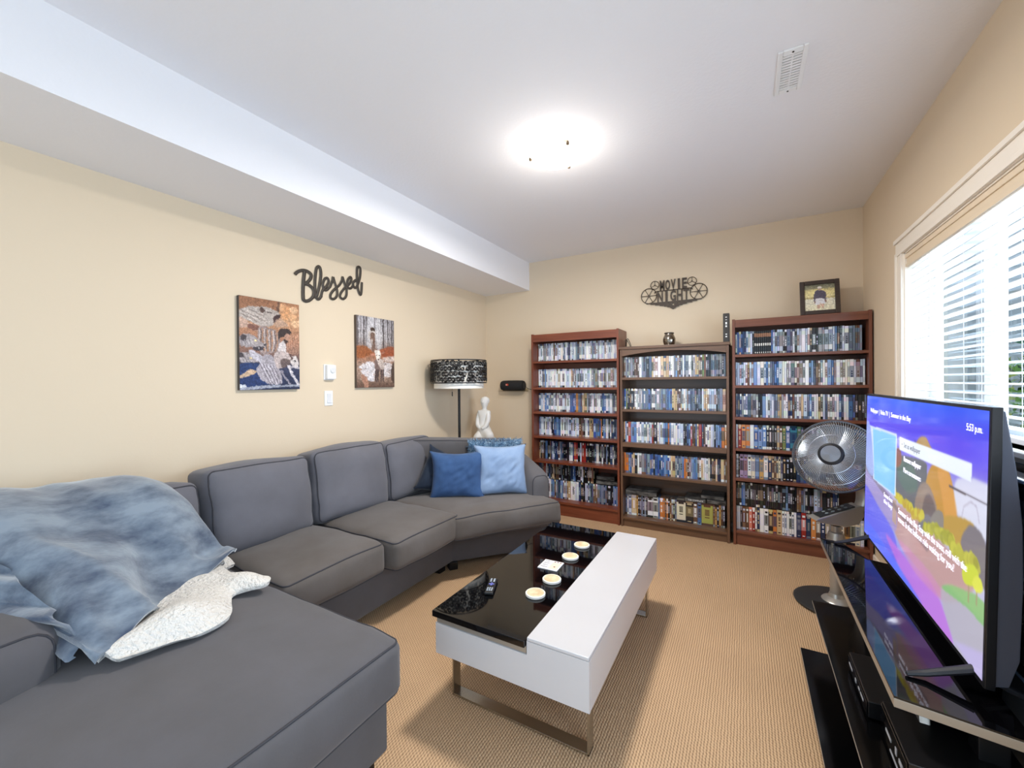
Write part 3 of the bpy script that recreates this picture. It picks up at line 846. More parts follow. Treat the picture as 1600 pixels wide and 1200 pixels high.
sign_letters('NIGHT', -.732, -.442, 2.086, 2.188)
bm = BM(); tube(bm, [(-.735, 4.104, 2.191), (-.435, 4.104, 2.191)], .0035, 6)
for s in (-1, 1): tube(bm, [(-.586 + s * .15, 4.104, 2.191), (-.586 + s * .17, 4.104, 2.178)], .004, 6)
obj('divider_bar', bm, SIGN, sg)
# stepped plate with three star cut-outs
cu = bpy.data.curves.new('p', 'CURVE'); cu.dimensions = '2D'; cu.fill_mode = 'BOTH'; cu.extrude = .003
def spl(pts):
    s = cu.splines.new('POLY'); s.points.add(len(pts) - 1); s.use_cyclic_u = True
    for p_, q in zip(s.points, pts): p_.co = (q[0], q[1], 0, 1)
half = [(.242, 2.086), (.242, 2.077), (.205, 2.077), (.205, 2.068), (.162, 2.068), (.162, 2.059), (.12, 2.059), (.12, 2.050), (.08, 2.050), (.08, 2.041), (.052, 2.041), (.052, 2.032), (.034, 2.032), (0, 2.008)]
spl([(-.586 + a, z) for a, z in half] + [(-.586 - a, z) for a, z in half[::-1][1:]])
def star(cx, cz, r): spl([(cx + (r if k % 2 == 0 else r * .42) * math.sin(k * PI / 5), cz + (r if k % 2 == 0 else r * .42) * math.cos(k * PI / 5)) for k in range(10)])
star(-.586, 2.056, .018); star(-.633, 2.066, .011); star(-.539, 2.066, .011)
o = bpy.data.objects.new('p', cu); C.objects.link(o); dg = bpy.context.evaluated_depsgraph_get()
me = bpy.data.meshes.new_from_object(o.evaluated_get(dg)); bpy.data.objects.remove(o)
bm = BM(); bm.from_mesh(me)
for v in bm.verts: v.co = Vector((v.co.x, 4.104 - v.co.z, v.co.y))
obj('star_plate', bm, SIGN, sg)
for x in (-.72, -.45): obj('wall_standoff', lathe(BM(), [(.004, 0), (.004, .014)], 8, M=Matrix.Translation((x, 4.12, 2.192)) @ Matrix.Rotation(PI / 2, 4, 'X')), SIGN, sg)

MERC = mat('mercury_glass', (176, 168, 156), .18, metal=.95, var=(30, (96, 84, 70), .2))
j = thing('glass_jar', 'silvery mercury glass jar standing on the brown bookcase', 'jar', (-.597, 3.93, 1.655))
obj('jar_body', lathe(BM(), [(.032, 0), (.044, .008), (.054, .04), (.053, .065), (.042, .092), (.037, .104), (.039, .112), (.035, .112), (.034, .1), (.05, .06), (.03, .006)], 32, (-.597, 3.93, 1.655)), MERC, j)
obj('rim_band', lathe(BM(), [(.0375, .106), (.041, .108), (.041, .115), (.0375, .117), (.036, .112)], 32, (-.597, 3.93, 1.655)), DARK, j)
j = thing('streaming_box', 'narrow black upright box with small white icons on the brown bookcase', 'box', (-.137, 3.86, 1.655))
obj('case_body', box(-.161, -.113, 3.83, 3.90, 1.655, 1.892, bev=.004), mat('charcoal_plastic', (46, 40, 36), .4), j)
bm = BM()
for z, h in ((1.86, .006), (1.838, .004), (1.81, .02), (1.785, .014), (1.72, .008), (1.70, .01)): bx(bm, -.143, -.131, 3.829, 3.8305, z - h / 2, z + h / 2)
obj('printed_icons', bm, WHITE, j)
fr = thing('photo_frame', 'dark brown framed photo of a person outdoors leaning on the right bookcase', 'picture frame', (.495, 3.93, 1.834))
Mf = basis((.372, 3.895, 1.8345), (.245, .0, 0), (0, .055, .262))
FW, FH = .248, .272
WOODF = mat('dark_frame_wood', (72, 60, 54), .5, var=(4, (50, 40, 36), .3), stretch=(4, 4, 30))
for a in ((0, .03, 0, FH), (FW - .03, FW, 0, FH), (.03, FW - .03, 0, .03), (.03, FW - .03, FH - .03, FH)):
    bm = box(a[0], a[1], a[2], a[3], 0, .018, bev=.003, M=Mf); obj('frame_side', bm, WOODF, fr)
obj('backing', box(.02, FW - .02, .02, FH - .02, .001, .006, M=Mf), DARK, fr)
bm = box(FW / 2 - .02, FW / 2 + .02, .01, .2, -.004, .0, M=Mf); obj('easel_leg', bm, DARK, fr)
p = Print(96, 110, (214, 200, 150))
p.vgrad([(0, (112, 112, 96)), (.16, (150, 146, 120)), (.2, (216, 202, 146)), (.45, (232, 220, 170)), (.52, (206, 190, 130)), (.56, (228, 224, 208)), (1, (232, 226, 196))])
p.grain(9, 1, 3); p.line([(0, .52), (1, .5)], .012, (120, 110, 80)); p.poly([(.05, .3), (.4, .18), (.9, .27), (1, .4), (0, .42)], (234, 222, 160), .8, 2)
p.poly([(.42, .88), (.43, .62), (.52, .62), (.51, .9)], (206, 172, 152)); p.poly([(.56, .9), (.55, .62), (.64, .62), (.63, .88)], (206, 172, 152))
p.poly([(.36, .52), (.66, .52), (.68, .74), (.54, .74), (.52, .62), (.5, .76), (.37, .76)], (226, 226, 232)); p.poly([(.3, .66), (.32, .34), (.42, .24), (.6, .24), (.7, .34), (.72, .62), (.66, .64), (.64, .55), (.38, .55), (.36, .66)], (92, 88, 104))
p.poly([(.31, .64), (.36, .64), (.355, .72), (.32, .72)], (150, 120, 110)); p.poly([(.66, .62), (.71, .62), (.71, .7), (.67, .7)], (150, 120, 110))
p.paint(1.2, 6, 4, .07)
p.ell(.51, .17, .055, .062, (200, 170, 150)); p.ell(.51, .125, .075, .045, (236, 232, 224)); p.ell(.51, .185, .04, .03, (176, 150, 136), .6)
o3 = Mf @ Vector((.03, FH - .03, .0065)); ex = Mf.to_3x3() @ Vector((FW - .06, 0, 0)); ey = Mf.to_3x3() @ Vector((0, -(FH - .06), 0))
p.obj('photo', mat('photo_print', (255, 255, 255), .25, attr=True), o3, ex, ey, fr)

# wall shelf with a portable speaker
sf = thing('wall_shelf', 'small clear ledge on the back wall holding a black speaker', 'shelf', (-2.285, 4.07, 1.236))
ACR = clear_glass('clear_acrylic', (246, 244, 238), .02)
obj('ledge', box(-2.46, -2.12, 4.0, 4.118, 1.236, 1.242, bev=.001), ACR, sf); obj('back_lip', box(-2.46, -2.12, 4.112, 4.119, 1.236, 1.27, bev=.001), ACR, sf)
sp = thing('portable_speaker', 'black cylindrical portable speaker with a red badge on the wall ledge', 'speaker', (-2.285, 4.055, 1.243))
Ms = Matrix.Translation((-2.285, 4.052, 1.301)) @ Matrix.Rotation(PI / 2, 4, 'Y')
obj('speaker_body', lathe(BM(), [(.03, -.145), (.05, -.14), (.056, -.12), (.058, -.06), (.058, .06), (.056, .12), (.05, .14), (.03, .145)], 32, M=Ms), mat('black_speaker_fabric', (30, 30, 31), .85, bump=(300, .4, .002)), sp)
for s in (-1, 1):
    obj('end_cap', lathe(BM(), [(.02, -.004), (.036, -.003), (.04, .002), (.03, .004)], 24, M=Matrix.Translation((-2.285 + s * .146, 4.052, 1.301)) @ Matrix.Rotation(PI / 2, 4, 'Y')), mat('dark_grey_rubber', (52, 52, 54), .6), sp)
obj('badge', box(-2.345, -2.312, 3.9905, 3.9955, 1.300, 1.322, bev=.002), mat('red_badge', (206, 74, 40), .4), sp)
obj('badge_lettering', text_bm('JBL', .013, .0004, xs=.95, bold=.0003, M=basis((-2.342, 3.9900, 1.3055), (1, 0, 0), (0, 0, 1))), WHITE, sp)
obj('carry_bar', box(-2.40, -2.17, 4.03, 4.075, 1.2432, 1.2475, bev=.002), BLACK, sp)
pts = crom([(-2.13, 4.06, 1.29), (-2.09, 4.07, 1.262), (-2.03, 4.09, 1.256), (-1.97, 4.105, 1.285), (-1.94, 4.112, 1.29)], 6)
tag(obj('power_cord', tube(BM(), pts, .0028, 6), DARK), 'thin dark cord running from the speaker to behind the cherry bookcase', 'cord')
bm = BM()
tube(bm, crom([(-1.018, 4.07, 1.660), (-1.005, 4.0, 1.735), (-.98, 3.99, 1.72), (-.955, 3.985, 1.661)], 6), .003, 6)
tube(bm, crom([(-1.012, 4.05, 1.660), (-.985, 3.99, 1.745), (-.96, 3.98, 1.71), (-.945, 3.975, 1.661)], 6), .003, 6)
tag(obj('cable_loop', bm, DARK), 'loop of dark cable poking up at the left end of the brown bookcase top', 'cable')
# ------------------------------------------------------------------ sectional sofa
SUEDE = mat('grey_suede', (97, 95, 99), .9, spec=.15, var=(3.2, (84, 81, 81), .28), bump=(120, .12, .002), sheen=.2)
SUEDE2 = mat('worn_grey_suede', (103, 98, 96), .9, spec=.15, var=(2.6, (84, 77, 71), .22), bump=(120, .12, .002), sheen=.2)
SUEDE3 = mat('light_grey_suede', (110, 110, 118), .9, spec=.15, var=(3.0, (95, 94, 99), .28), bump=(120, .12, .002), sheen=.2)
PIPE = mat('dark_grey_piping', (56, 56, 62), .85)
sofa = thing('sectional_sofa', 'large grey suede sectional sofa with chaise along the left wall', 'sofa', (-2.0, 1.4, 0))
def cushion(name, face, edge, rims, m=SUEDE, n=16, parent=None):
    c = obj(name, cushion_bm(face, n), m, parent or sofa, smooth=60)
    for w, ax in rims: obj('piping', tube(BM(), edge(w, ax=ax), .0038, 6, True), PIPE, c, smooth=80)
    return c
def quad_post(A, B, Cc, D, zc, h):
    """local x -1..1 from left to right along the front, local y -1..1 from front to back"""
    A, B, Cc, D = [Vector(p) for p in (A, B, Cc, D)]
    def post(q):
        u, v = (q.x / h[0] + 1) / 2, (q.y / h[1] + 1) / 2
        p = A * (1 - u) * (1 - v) + B * u * (1 - v) + Cc * u * v + D * (1 - u) * v
        return Vector((p.x, p.y, zc + q.z))
    return post
def seat(name, quad, z0, z1, r, puff, seed, m, wr=.005, n=18):
    A, B, Cc, D = quad
    hx = ((Vector(B) - Vector(A)).length + (Vector(Cc) - Vector(D)).length) / 4; hy = ((Vector(D) - Vector(A)).length + (Vector(Cc) - Vector(B)).length) / 4
    h = (hx, hy, (z1 - z0) / 2)
    f, e = cushion_map(h, r, puff, wr, 4.0, seed, quad_post(A, B, Cc, D, (z0 + z1) / 2, h))
    return cushion(name, f, e, ((1, 'z'), (-1, 'z')), m, n)
# sofa runs along the wall: front is +x.  corners: front-left(near), front-right(far), back-right, back-left seen from the seat front
seat('seat_cushion', ((-1.755, 1.065), (-1.755, 1.65), (-2.40, 1.65), (-2.40, 1.065)), .285, .455, .038, (.004, .018, .034), 1, SUEDE2, wr=.009)
seat('seat_cushion', ((-1.685, 1.655), (-1.685, 2.245), (-2.40, 2.245), (-2.40, 1.655)), .285, .455, .038, (.004, .018, .03), 2, SUEDE2, wr=.009)
seat('chaise_cushion', ((-1.045, .22), (-1.045, 1.06), (-2.42, 1.06), (-2.42, .22)), .265, .455, .036, (.006, .012, .022), 3, SUEDE, wr=.006, n=24)
U = Vector((.59, .807)); V = Vector((-.807, .59)); P0 = Vector((-1.68, 2.17))
def W(u, v): return tuple(P0 + U * u + V * v)
seat('wedge_cushion', (W(0, 0.0), W(.83, 0), W(.68, .74), (-2.40, 2.26)), .285, .452, .038, (.004, .02, .022), 4, SUEDE2, wr=.009)
# bases
def base(name, pts, z0, z1):
    return obj(name, prism(BM(), pts, z0, z1, 'Z', bev=.012), SUEDE, sofa)
base('sofa_base', [(-2.66, .2), (-1.84, .2), (-1.84, 2.36), (-2.66, 2.60)], .05, .285)
base('chaise_base', [(-2.4, .24), (-1.10, .24), (-1.10, 1.03), (-2.4, 1.03)], .05, .265)
base('wedge_base', [(-1.85, 2.345), W(.80, .17), W(.80, .9), (-2.5, 2.7), (-2.5, 2.36)], .05, .285)
for x, y in ((-1.16, .3), (-1.16, .97), (-1.9, 2.28), (-2.6, .28), (-1.9, 1.2)):
    obj('leg', prism(BM(), [(x - .03, y - .03), (x + .03, y - .03), (x + .03, y + .03), (x - .03, y + .03)], 0, .055, bev=.004), BLACK, sofa)
for u, v in ((.06, .25), (.74, .25), (.74, .82)):
    a = Vector(W(u, v)); obj('leg', prism(BM(), [tuple(a + U * i + V * k) for i, k in ((-.03, -.03), (.03, -.03), (.03, .03), (-.03, .03))], 0, .055, bev=.004), BLACK, sofa)
# back frame
obj('back_frame', prism(BM(), [(-2.665, .2), (-2.53, .2), (-2.50, 2.60), (-2.665, 2.72)], .28, .74, 'Z', bev=.02), SUEDE, sofa)
# wedge back with flat top
hb = (.51, .1, .285)
bq = quad_post((-2.36, 2.44), W(.80, .745), W(.80, .93), (-2.50, 2.56), .575, hb)
def bpost(q):
    p = bq(q); k = (q.x / hb[0] + 1) / 2
    if q.z > 0: p.z += (.028 - .075 * k) * (q.z / hb[2])
    return p
f, e = cushion_map(hb, .03, (.004, .012, .006), .003, 4, 5, bpost)
cushion('wedge_backrest', f, e, ((-1, 'y'),), SUEDE)
# back cushions leaning on the wall frame
def back_cushion(y0, y1, zt, seed, lean=.14, x=-2.39, th=.105, zb=.45, puff=.05):
    h = ((y1 - y0) / 2 - .004, (zt - zb) / 2, th)
    def post(q):     # local x = along wall, y = up, z = out of the back (front face +)
        up = (q.y + h[1])
        return Vector((x + q.z - up * lean, (y0 + y1) / 2 + q.x, zb + up * .985 + q.z * .12))
    f, e = cushion_map(h, .04, (.012, .022, puff), .013, 4.0, seed, post)
    return cushion('back_cushion', f, e, ((1, 'z'), (-1, 'z')), SUEDE3, 16)
back_cushion(1.03, 1.60, .90, 11); back_cushion(1.615, 2.20, .905, 12); back_cushion(2.20, 2.70, .885, 13, lean=.12)
back_cushion(.43, 1.01, .86, 14, lean=.17, puff=.05)
# near arm of the chaise end: rounded top
h = (.40, .13, .2)
def apost(q):
    return Vector((-2.20 + q.x, .285 + q.y, .43 + q.z))
f, e = cushion_map(h, .075, (.012, .012, .014), .005, 4, 21, apost)
cushion('armrest', f, e, ((1, 'x'),), SUEDE, 14)
# far arm on the wedge end: slopes up to the back
h = (.085, .33, .16)
def apost2(q):
    v = .18 + (q.y + h[1]); u = .755 + q.x
    a = W(u, v); k = (q.y + h[1]) / (2 * h[1]); z = .46 + q.z
    if q.z > 0: z += .13 * k * q.z / h[2]
    return Vector((a[0], a[1], z))
f, e = cushion_map(h, .06, (.01, .008, .02), .003, 4, 22, apost2)
cushion('armrest', f, e, ((-1, 'y'),), SUEDE, 12)

# ------------------------------------------------------------------ throw pillows
def pillow(name, label, centre, facing, tilt, w, h, t, m, seed, roll=0.0, n=28, pinch=.13):
    """pillow standing on its lower edge; facing = angle of its front normal in plan, tilt = lean back"""
    ez = Vector((math.cos(facing) * math.cos(tilt), math.sin(facing) * math.cos(tilt), math.sin(tilt)))
    ex = Vector((-math.sin(facing), math.cos(facing), 0)); ey = ez.cross(ex)
    ex, ey = ex * math.cos(roll) + ey * math.sin(roll), ey * math.cos(roll) - ex * math.sin(roll)
    bm = BM(); grid = {}
    for s in (1, -1):
        for i in range(n + 1):
            for k in range(n + 1):
                if s < 0 and (i in (0, n) or k in (0, n)): grid[s, i, k] = grid[1, i, k]; continue
                a, b = -1 + 2 * i / n, -1 + 2 * k / n
                z = s * t * ((1 - a ** 4) * (1 - b ** 4)) ** .55
                px = a * w / 2 * (1 - pinch * (1 - abs(b)) ** 2 * 0 - pinch * (1 - b * b) * abs(a)); py = b * h / 2 * (1 - pinch * (1 - a * a) * abs(b))
                q = Vector((px, py, z)); nn = noise.noise_vector(q * 9 + Vector((seed, 0, s)))
                cr = noise.noise(Vector((a * 2.2 + b * 1.6, (a - b) * 5, seed * 3.0 + s)))
                q += nn * .009 + Vector((0, 0, s * (cr * .016 + .010 * noise.noise(Vector((a * 6 - b * 2, b * 3 + a, seed * 5.0)))) * (1 - a * a) * (1 - b * b)))
                grid[s, i, k] = bm.verts.new(Vector(centre) + ex * q.x + ey * q.y + ez * q.z)
    for s in (1, -1):
        for i in range(n):
            for k in range(n):
                q = [grid[s, i, k], grid[s, i + 1, k], grid[s, i + 1, k + 1], grid[s, i, k + 1]]
                try: bm.faces.new(q if s > 0 else q[::-1])
                except ValueError: pass
    rim = [grid[1, i, 0].co.copy() for i in range(n)] + [grid[1, n, k].co.copy() for k in range(n)] + [grid[1, n - i, n].co.copy() for i in range(n)] + [grid[1, 0, n - k].co.copy() for k in range(n)]
    t_ = thing(name, label, 'pillow', (centre[0], centre[1], centre[2] - h / 2))
    obj('pillow_cover', bm, m, t_, smooth=80)
    return t_, rim, (Vector(centre), ex, ey, ez)
VB = dict(rough=.85, sheen=.12, spec=.2)
BLUEV = mat('mid_blue_velvet', (62, 92, 136), var=(9, (46, 72, 112), .25), bump=(70, .15, .003), **VB)
LIGHTV = mat('light_blue_velvet', (142, 164, 194), var=(8, (122, 146, 180), .25), bump=(70, .15, .003), **VB)
NAVYV = mat('navy_velvet', (40, 50, 66), var=(9, (28, 36, 50), .25), bump=(70, .15, .003), **VB)
FUR = mat('blue_fur', (112, 146, 176), .9, var=(40, (70, 104, 138), .2), sheen=.4)
fa = math.atan2(-.84, .54)
tp, rim, fr_ = pillow('throw_pillow', 'navy velvet throw pillow tipped behind the mid blue one', (-2.095, 2.585, .615), fa + .34, .22, .38, .36, .06, NAVYV, 3, roll=-.42)
tp, rim, fr_ = pillow('throw_pillow', 'mid blue velvet throw pillow on the far end of the sofa', (-1.94, 2.555, .628), fa, .22, .43, .37, .075, BLUEV, 5)
tp, rim, fr_ = pillow('throw_pillow', 'light blue velvet throw pillow beside the far armrest', (-1.675, 2.775, .652), fa + .12, .22, .42, .40, .075, LIGHTV, 7)
tp, rim, (pc, ex, ey, ez) = pillow('throw_pillow', 'shaggy blue fur pillow behind the light blue pillow', (-1.825, 2.935, .655), fa + .12, .25, .47, .42, .08, FUR, 9)
rr = random.Random(5); bm = BM()
for i in range(7000):
    a, b = rr.uniform(-1, 1), rr.uniform(-1, 1)
    z = (.08 * (max(0, (1 - a ** 4) * (1 - b ** 4))) ** .55) * (1 if rr.random() < .8 else -1)
    p_ = pc + ex * a * .225 + ey * b * .205 + ez * z
    d = (ez * rr.uniform(.4, 1) * (1 if z > 0 else -1) + ex * (rr.uniform(-.7, .7) + a * .5) + ey * (rr.uniform(-.7, .5) + b * .6)).normalized()
    L = rr.uniform(.02, .042); s_ = d.orthogonal().normalized() * rr.uniform(.001, .002)
    m_ = p_ + d * L * .6 + Vector((0, 0, -.003))
    bm.faces.new([bm.verts.new(p_ - s_), bm.verts.new(p_ + s_), bm.verts.new(m_ + s_ * .8), bm.verts.new(p_ + d * L + Vector((0, 0, -.008))), bm.verts.new(m_ - s_ * .8)]).material_index = rr.choice((0, 1, 1, 2))
fu = obj('fur', bm, [mat('fur_pale', (186, 212, 230), .8), mat('fur_mid', (120, 158, 190), .8), mat('fur_deep', (66, 98, 128), .8)], tp, smooth=0); fu['kind'] = 'stuff'

# ------------------------------------------------------------------ throw blanket
PLUSH = mat('blue_grey_plush', (130, 143, 156), .9, spec=.15, var=(5.5, (64, 77, 98), .13), bump=(60, .25, .004), sheen=.7, stretch=(1.6, .8, 1.6))
SHERPA = mat('cream_sherpa', (236, 232, 225), .95, spec=.1, bump=(75, 1.0, .02), sheen=.2)
def patch(net, nu, nv, fold=None, thick=.012):
    """smooth sheet through a net of rows of points, then thickened; fold(u, v) lifts it along its normal"""
    rows = [np.array(crom(r, nu)) for r in net]
    cols = [np.array(crom([r[i] for r in rows], nv)) for i in range(len(rows[0]))]
    G = np.array(cols)                                   # across, down
    A, B = G.shape[:2]
    du = np.gradient(G, axis=0); dv = np.gradient(G, axis=1); nn = np.cross(du, dv); nn /= np.linalg.norm(nn, axis=2, keepdims=True) + 1e-9
    if nn[..., 2].mean() < 0: nn = -nn
    for i in range(A):
        for k in range(B):
            u, v = i / (A - 1), k / (B - 1)
            G[i, k] += nn[i, k] * ((fold(u, v) if fold else 0) + .006 * noise.noise(Vector(G[i, k]) * 14))
    bm = BM()
    top = [[bm.verts.new(G[i, k] + nn[i, k] * thick) for k in range(B)] for i in range(A)]
    bot = [[bm.verts.new(G[i, k]) for k in range(B)] for i in range(A)]
    for i in range(A - 1):
        for k in range(B - 1):
            bm.faces.new([top[i][k], top[i + 1][k], top[i + 1][k + 1], top[i][k + 1]])
            bm.faces.new([bot[i][k + 1], bot[i + 1][k + 1], bot[i + 1][k], bot[i][k]])
    ring_t = [top[i][0] for i in range(A)] + [top[-1][k] for k in range(1, B)] + [top[i][-1] for i in range(A - 2, -1, -1)] + [top[0][k] for k in range(B - 2, 0, -1)]
    ring_b = [bot[i][0] for i in range(A)] + [bot[-1][k] for k in range(1, B)] + [bot[i][-1] for i in range(A - 2, -1, -1)] + [bot[0][k] for k in range(B - 2, 0, -1)]
    N = len(ring_t)
    for i in range(N): bm.faces.new([ring_t[i], ring_b[i], ring_b[(i + 1) % N], ring_t[(i + 1) % N]])
    bmesh.ops.recalc_face_normals(bm, faces=bm.faces[:])
    return bm
bk = thing('throw_blanket', 'blue-grey plush throw blanket with cream sherpa lining draped over the sofa chaise end', 'blanket', (-2.2, .6, .46))
def fold1(u, v):
    return .022 + .030 * math.sin(u * 9.5 - v * 2.2 + .4) * min(1, v * 2.2) + .030 * v * (1 - abs(math.sin(u * 7 - v * 3.4))) ** 2 + .012 * math.sin(u * 23 + v * 5) * v + .016 * math.sin(u * 5 + v * 9)
obj('plush_side', patch([
    [(-2.60, .20, .74), (-2.60, .36, .80), (-2.59, .52, .82), (-2.59, .67, .82), (-2.58, .80, .78)],
    [(-2.50, .22, .84), (-2.50, .38, .90), (-2.50, .53, .915), (-2.50, .69, .90), (-2.48, .82, .855)],
    [(-2.32, .24, .83), (-2.32, .40, .87), (-2.32, .56, .875), (-2.33, .74, .855), (-2.35, .88, .79)],
    [(-2.19, .27, .74), (-2.18, .42, .76), (-2.18, .59, .755), (-2.20, .78, .72), (-2.24, .94, .66)],
    [(-2.03, .36, .66), (-2.03, .48, .66), (-2.05, .62, .66), (-2.10, .80, .60), (-2.18, .98, .55)],
    [(-1.86, .40, .575), (-1.86, .48, .57), (-1.92, .62, .575), (-2.02, .80, .54), (-2.14, 1.0, .515)],
    [(-1.70, .45, .50), (-1.74, .52, .505), (-1.84, .63, .52), (-1.97, .80, .51), (-2.10, 1.0, .495)]], 10, 9, fold1, .016), PLUSH, bk, smooth=75)
def fold2(u, v):
    return .022 * math.sin(v * 17 + u * 4) * (.4 + .6 * u) + .008 * math.sin(v * 31 + u * 9)
obj('plush_fold', patch([
    [(-2.46, .12, .78), (-2.36, .18, .79), (-2.24, .27, .79), (-2.10, .36, .74)],
    [(-2.40, .11, .71), (-2.30, .17, .73), (-2.16, .27, .72), (-1.99, .38, .68)],
    [(-2.36, .13, .655), (-2.25, .20, .68), (-2.08, .30, .67), (-1.88, .41, .64)],
    [(-2.31, .16, .642), (-2.19, .24, .66), (-2.02, .34, .645), (-1.80, .43, .585)],
    [(-2.30, .20, .640), (-2.15, .28, .648), (-1.96, .38, .63), (-1.76, .45, .53)]], 10, 9, fold2, .018), PLUSH, bk, smooth=75)
def fold3(u, v): return .008 * math.sin(u * 8 + v * 5)
obj('sherpa_lining', patch([
    [(-2.15, .97, .505), (-2.06, .955, .505), (-1.97, .955, .50), (-1.88, .975, .50), (-1.775, 1.01, .495)],
    [(-2.12, .90, .505), (-2.03, .90, .515), (-1.93, .92, .525), (-1.84, .945, .53), (-1.735, .975, .495)],
    [(-2.06, .82, .51), (-1.97, .83, .52), (-1.88, .85, .515), (-1.83, .865, .50), (-1.79, .88, .492)],
    [(-1.98, .73, .51), (-1.88, .75, .525), (-1.79, .765, .525), (-1.71, .775, .515), (-1.635, .79, .494)],
    [(-1.90, .645, .51), (-1.82, .66, .53), (-1.74, .675, .545), (-1.67, .69, .535), (-1.605, .70, .494)],
    [(-1.82, .565, .505), (-1.765, .575, .52), (-1.715, .59, .53), (-1.67, .605, .52), (-1.635, .62, .494)],
    [(-1.735, .465, .495), (-1.715, .47, .505), (-1.70, .48, .505), (-1.685, .49, .50), (-1.67, .50, .492)]], 8, 7, fold3, .018), SHERPA, bk, smooth=75)
obj('sherpa_corner', patch([
    [(-2.20, .90, .53), (-2.20, .96, .525), (-2.22, 1.01, .52)],
    [(-2.13, .90, .51), (-2.13, .96, .51), (-2.14, 1.03, .51)],
    [(-2.07, .92, .492), (-2.07, .97, .492), (-2.09, 1.03, .49)]], 5, 5, None, .016), SHERPA, bk, smooth=75)

# ------------------------------------------------------------------ floor lamp and statue in the corner
LXX, LYY = -2.40, 3.20
la = thing('floor_lamp', 'black floor lamp with a filigree drum shade in the corner behind the sofa', 'lamp', (LXX, LYY, 0))
c = (LXX, LYY, 0)
LBLK = mat('black_lamp_metal', (34, 32, 32), .4, metal=.4)
obj('base', lathe(BM(), [(.02, 0), (.14, 0), (.145, .008), (.13, .02), (.02, .03)], 32, c), LBLK, la)
obj('pole', lathe(BM(), [(.0125, .02), (.0125, 1.34)], 16, c), LBLK, la)
SHADE = mat('pale_shade_fabric', (244, 240, 232), .8)
obj('inner_shade', lathe(BM(), [(.235, 1.285), (.237, 1.285), (.239, 1.535), (.236, 1.535)], 48, c, caps=False), SHADE, la)
obj('shade_diffuser', lathe(BM(), [(.01, 1.288), (.234, 1.288), (.234, 1.291), (.01, 1.291)], 48, c), SHADE, la)
for z in (1.338, 1.548): obj('shade_ring', lathe(BM(), [(.263, z - .005), (.267, z - .005), (.267, z + .005), (.263, z + .005), (.263, z - .005)], 56, c, caps=False), LBLK, la)
bm = BM(); rr = random.Random(12)
def on_drum(s, z, r=.265): return (LXX + r * math.cos(s / r), LYY + r * math.sin(s / r), z)
circ = 2 * PI * .265
for row, z0 in enumerate((1.372, 1.418, 1.466, 1.512)):
    nn_ = 40
    for i in range(nn_):
        s0 = circ * (i + (row % 2) * .5) / nn_ + rr.uniform(-.008, .008); zz0 = z0 + rr.uniform(-.006, .006)
        R0 = rr.uniform(.020, .028); ph = rr.uniform(0, 2 * PI); sg_ = rr.choice((-1, 1))
        pts = []
        for k in range(15):
            t = k / 14; rad = R0 * (1 - .78 * t); a = ph + sg_ * t * 3.6 * PI
            zz = min(1.546, max(1.34, zz0 + rad * math.sin(a)))
            pts.append(on_drum(s0 + rad * math.cos(a), zz))
        tube(bm, pts, [.0056 * (1 - .35 * k / 14) for k in range(15)], 4)
fg = obj('filigree', bm, LBLK, la); fg['kind'] = 'stuff'
bm = BM()
for a in range(3):
    tube(bm, [(LXX, LYY, 1.535), (LXX + .265 * math.cos(a * 2.094), LYY + .265 * math.sin(a * 2.094), 1.548)], .003, 5)
obj('spider', bm, LBLK, la)
obj('finial', lathe(BM(), [(.004, 1.535), (.008, 1.55), (.011, 1.558), (.003, 1.57)], 12, c), LBLK, la)
for dx in (-.035, .045):
    bm = tube(BM(), [(LXX + dx, LYY - .06, 1.29), (LXX + dx, LYY - .06, 1.25)], .001, 4)
    lathe(bm, [(.003, 1.21), (.0045, 1.215), (.0045, 1.25), (.002, 1.254)], 8, (LXX + dx, LYY - .06, 0)); obj('pull_chain', bm, LBLK, la)

def skin(name, nodes, edges, m, parent, sub=2, smooth=80):
    """continuous figure grown round a skeleton: nodes = [(x, y, z, rx, ry)]"""
    me = bpy.data.meshes.new('s'); me.from_pydata([n_[:3] for n_ in nodes], edges, [])
    o = bpy.data.objects.new('s', me); C.objects.link(o)
    mo = o.modifiers.new('k', 'SKIN'); sd = o.modifiers.new('d', 'SUBSURF'); sd.levels = sub; sd.render_levels = sub
    for i, n_ in enumerate(nodes):
        sv = me.skin_vertices[0].data[i]; sv.radius = (n_[3], n_[4] if len(n_) > 4 else n_[3]); sv.use_root = (i == 0)
    dg = bpy.context.evaluated_depsgraph_get(); dg.update()
    out = bpy.data.meshes.new_from_object(o.evaluated_get(dg)); bpy.data.objects.remove(o)
    return link_mesh(name, out, m, parent, smooth=smooth)
PLASTER = mat('white_plaster', (238, 236, 232), .55)
SX, SY, SZ = -2.46, 3.74, .70
pl = thing('plinth', 'white round plinth in the corner behind the sofa back', 'plinth', (SX, SY, 0))
obj('drum', lathe(BM(), [(.15, 0), (.15, .03), (.125, .05), (.12, .64), (.145, .665), (.15, SZ - .002), (.01, SZ - .002)], 32, (SX, SY, 0)), PLASTER, pl)
st = thing('statue', 'white plaster figurine of a seated person in the corner behind the sofa', 'statue', (SX, SY, SZ))
def N(dx, dy, dz, *r): return (SX + dx, SY + dy, SZ + dz) + r
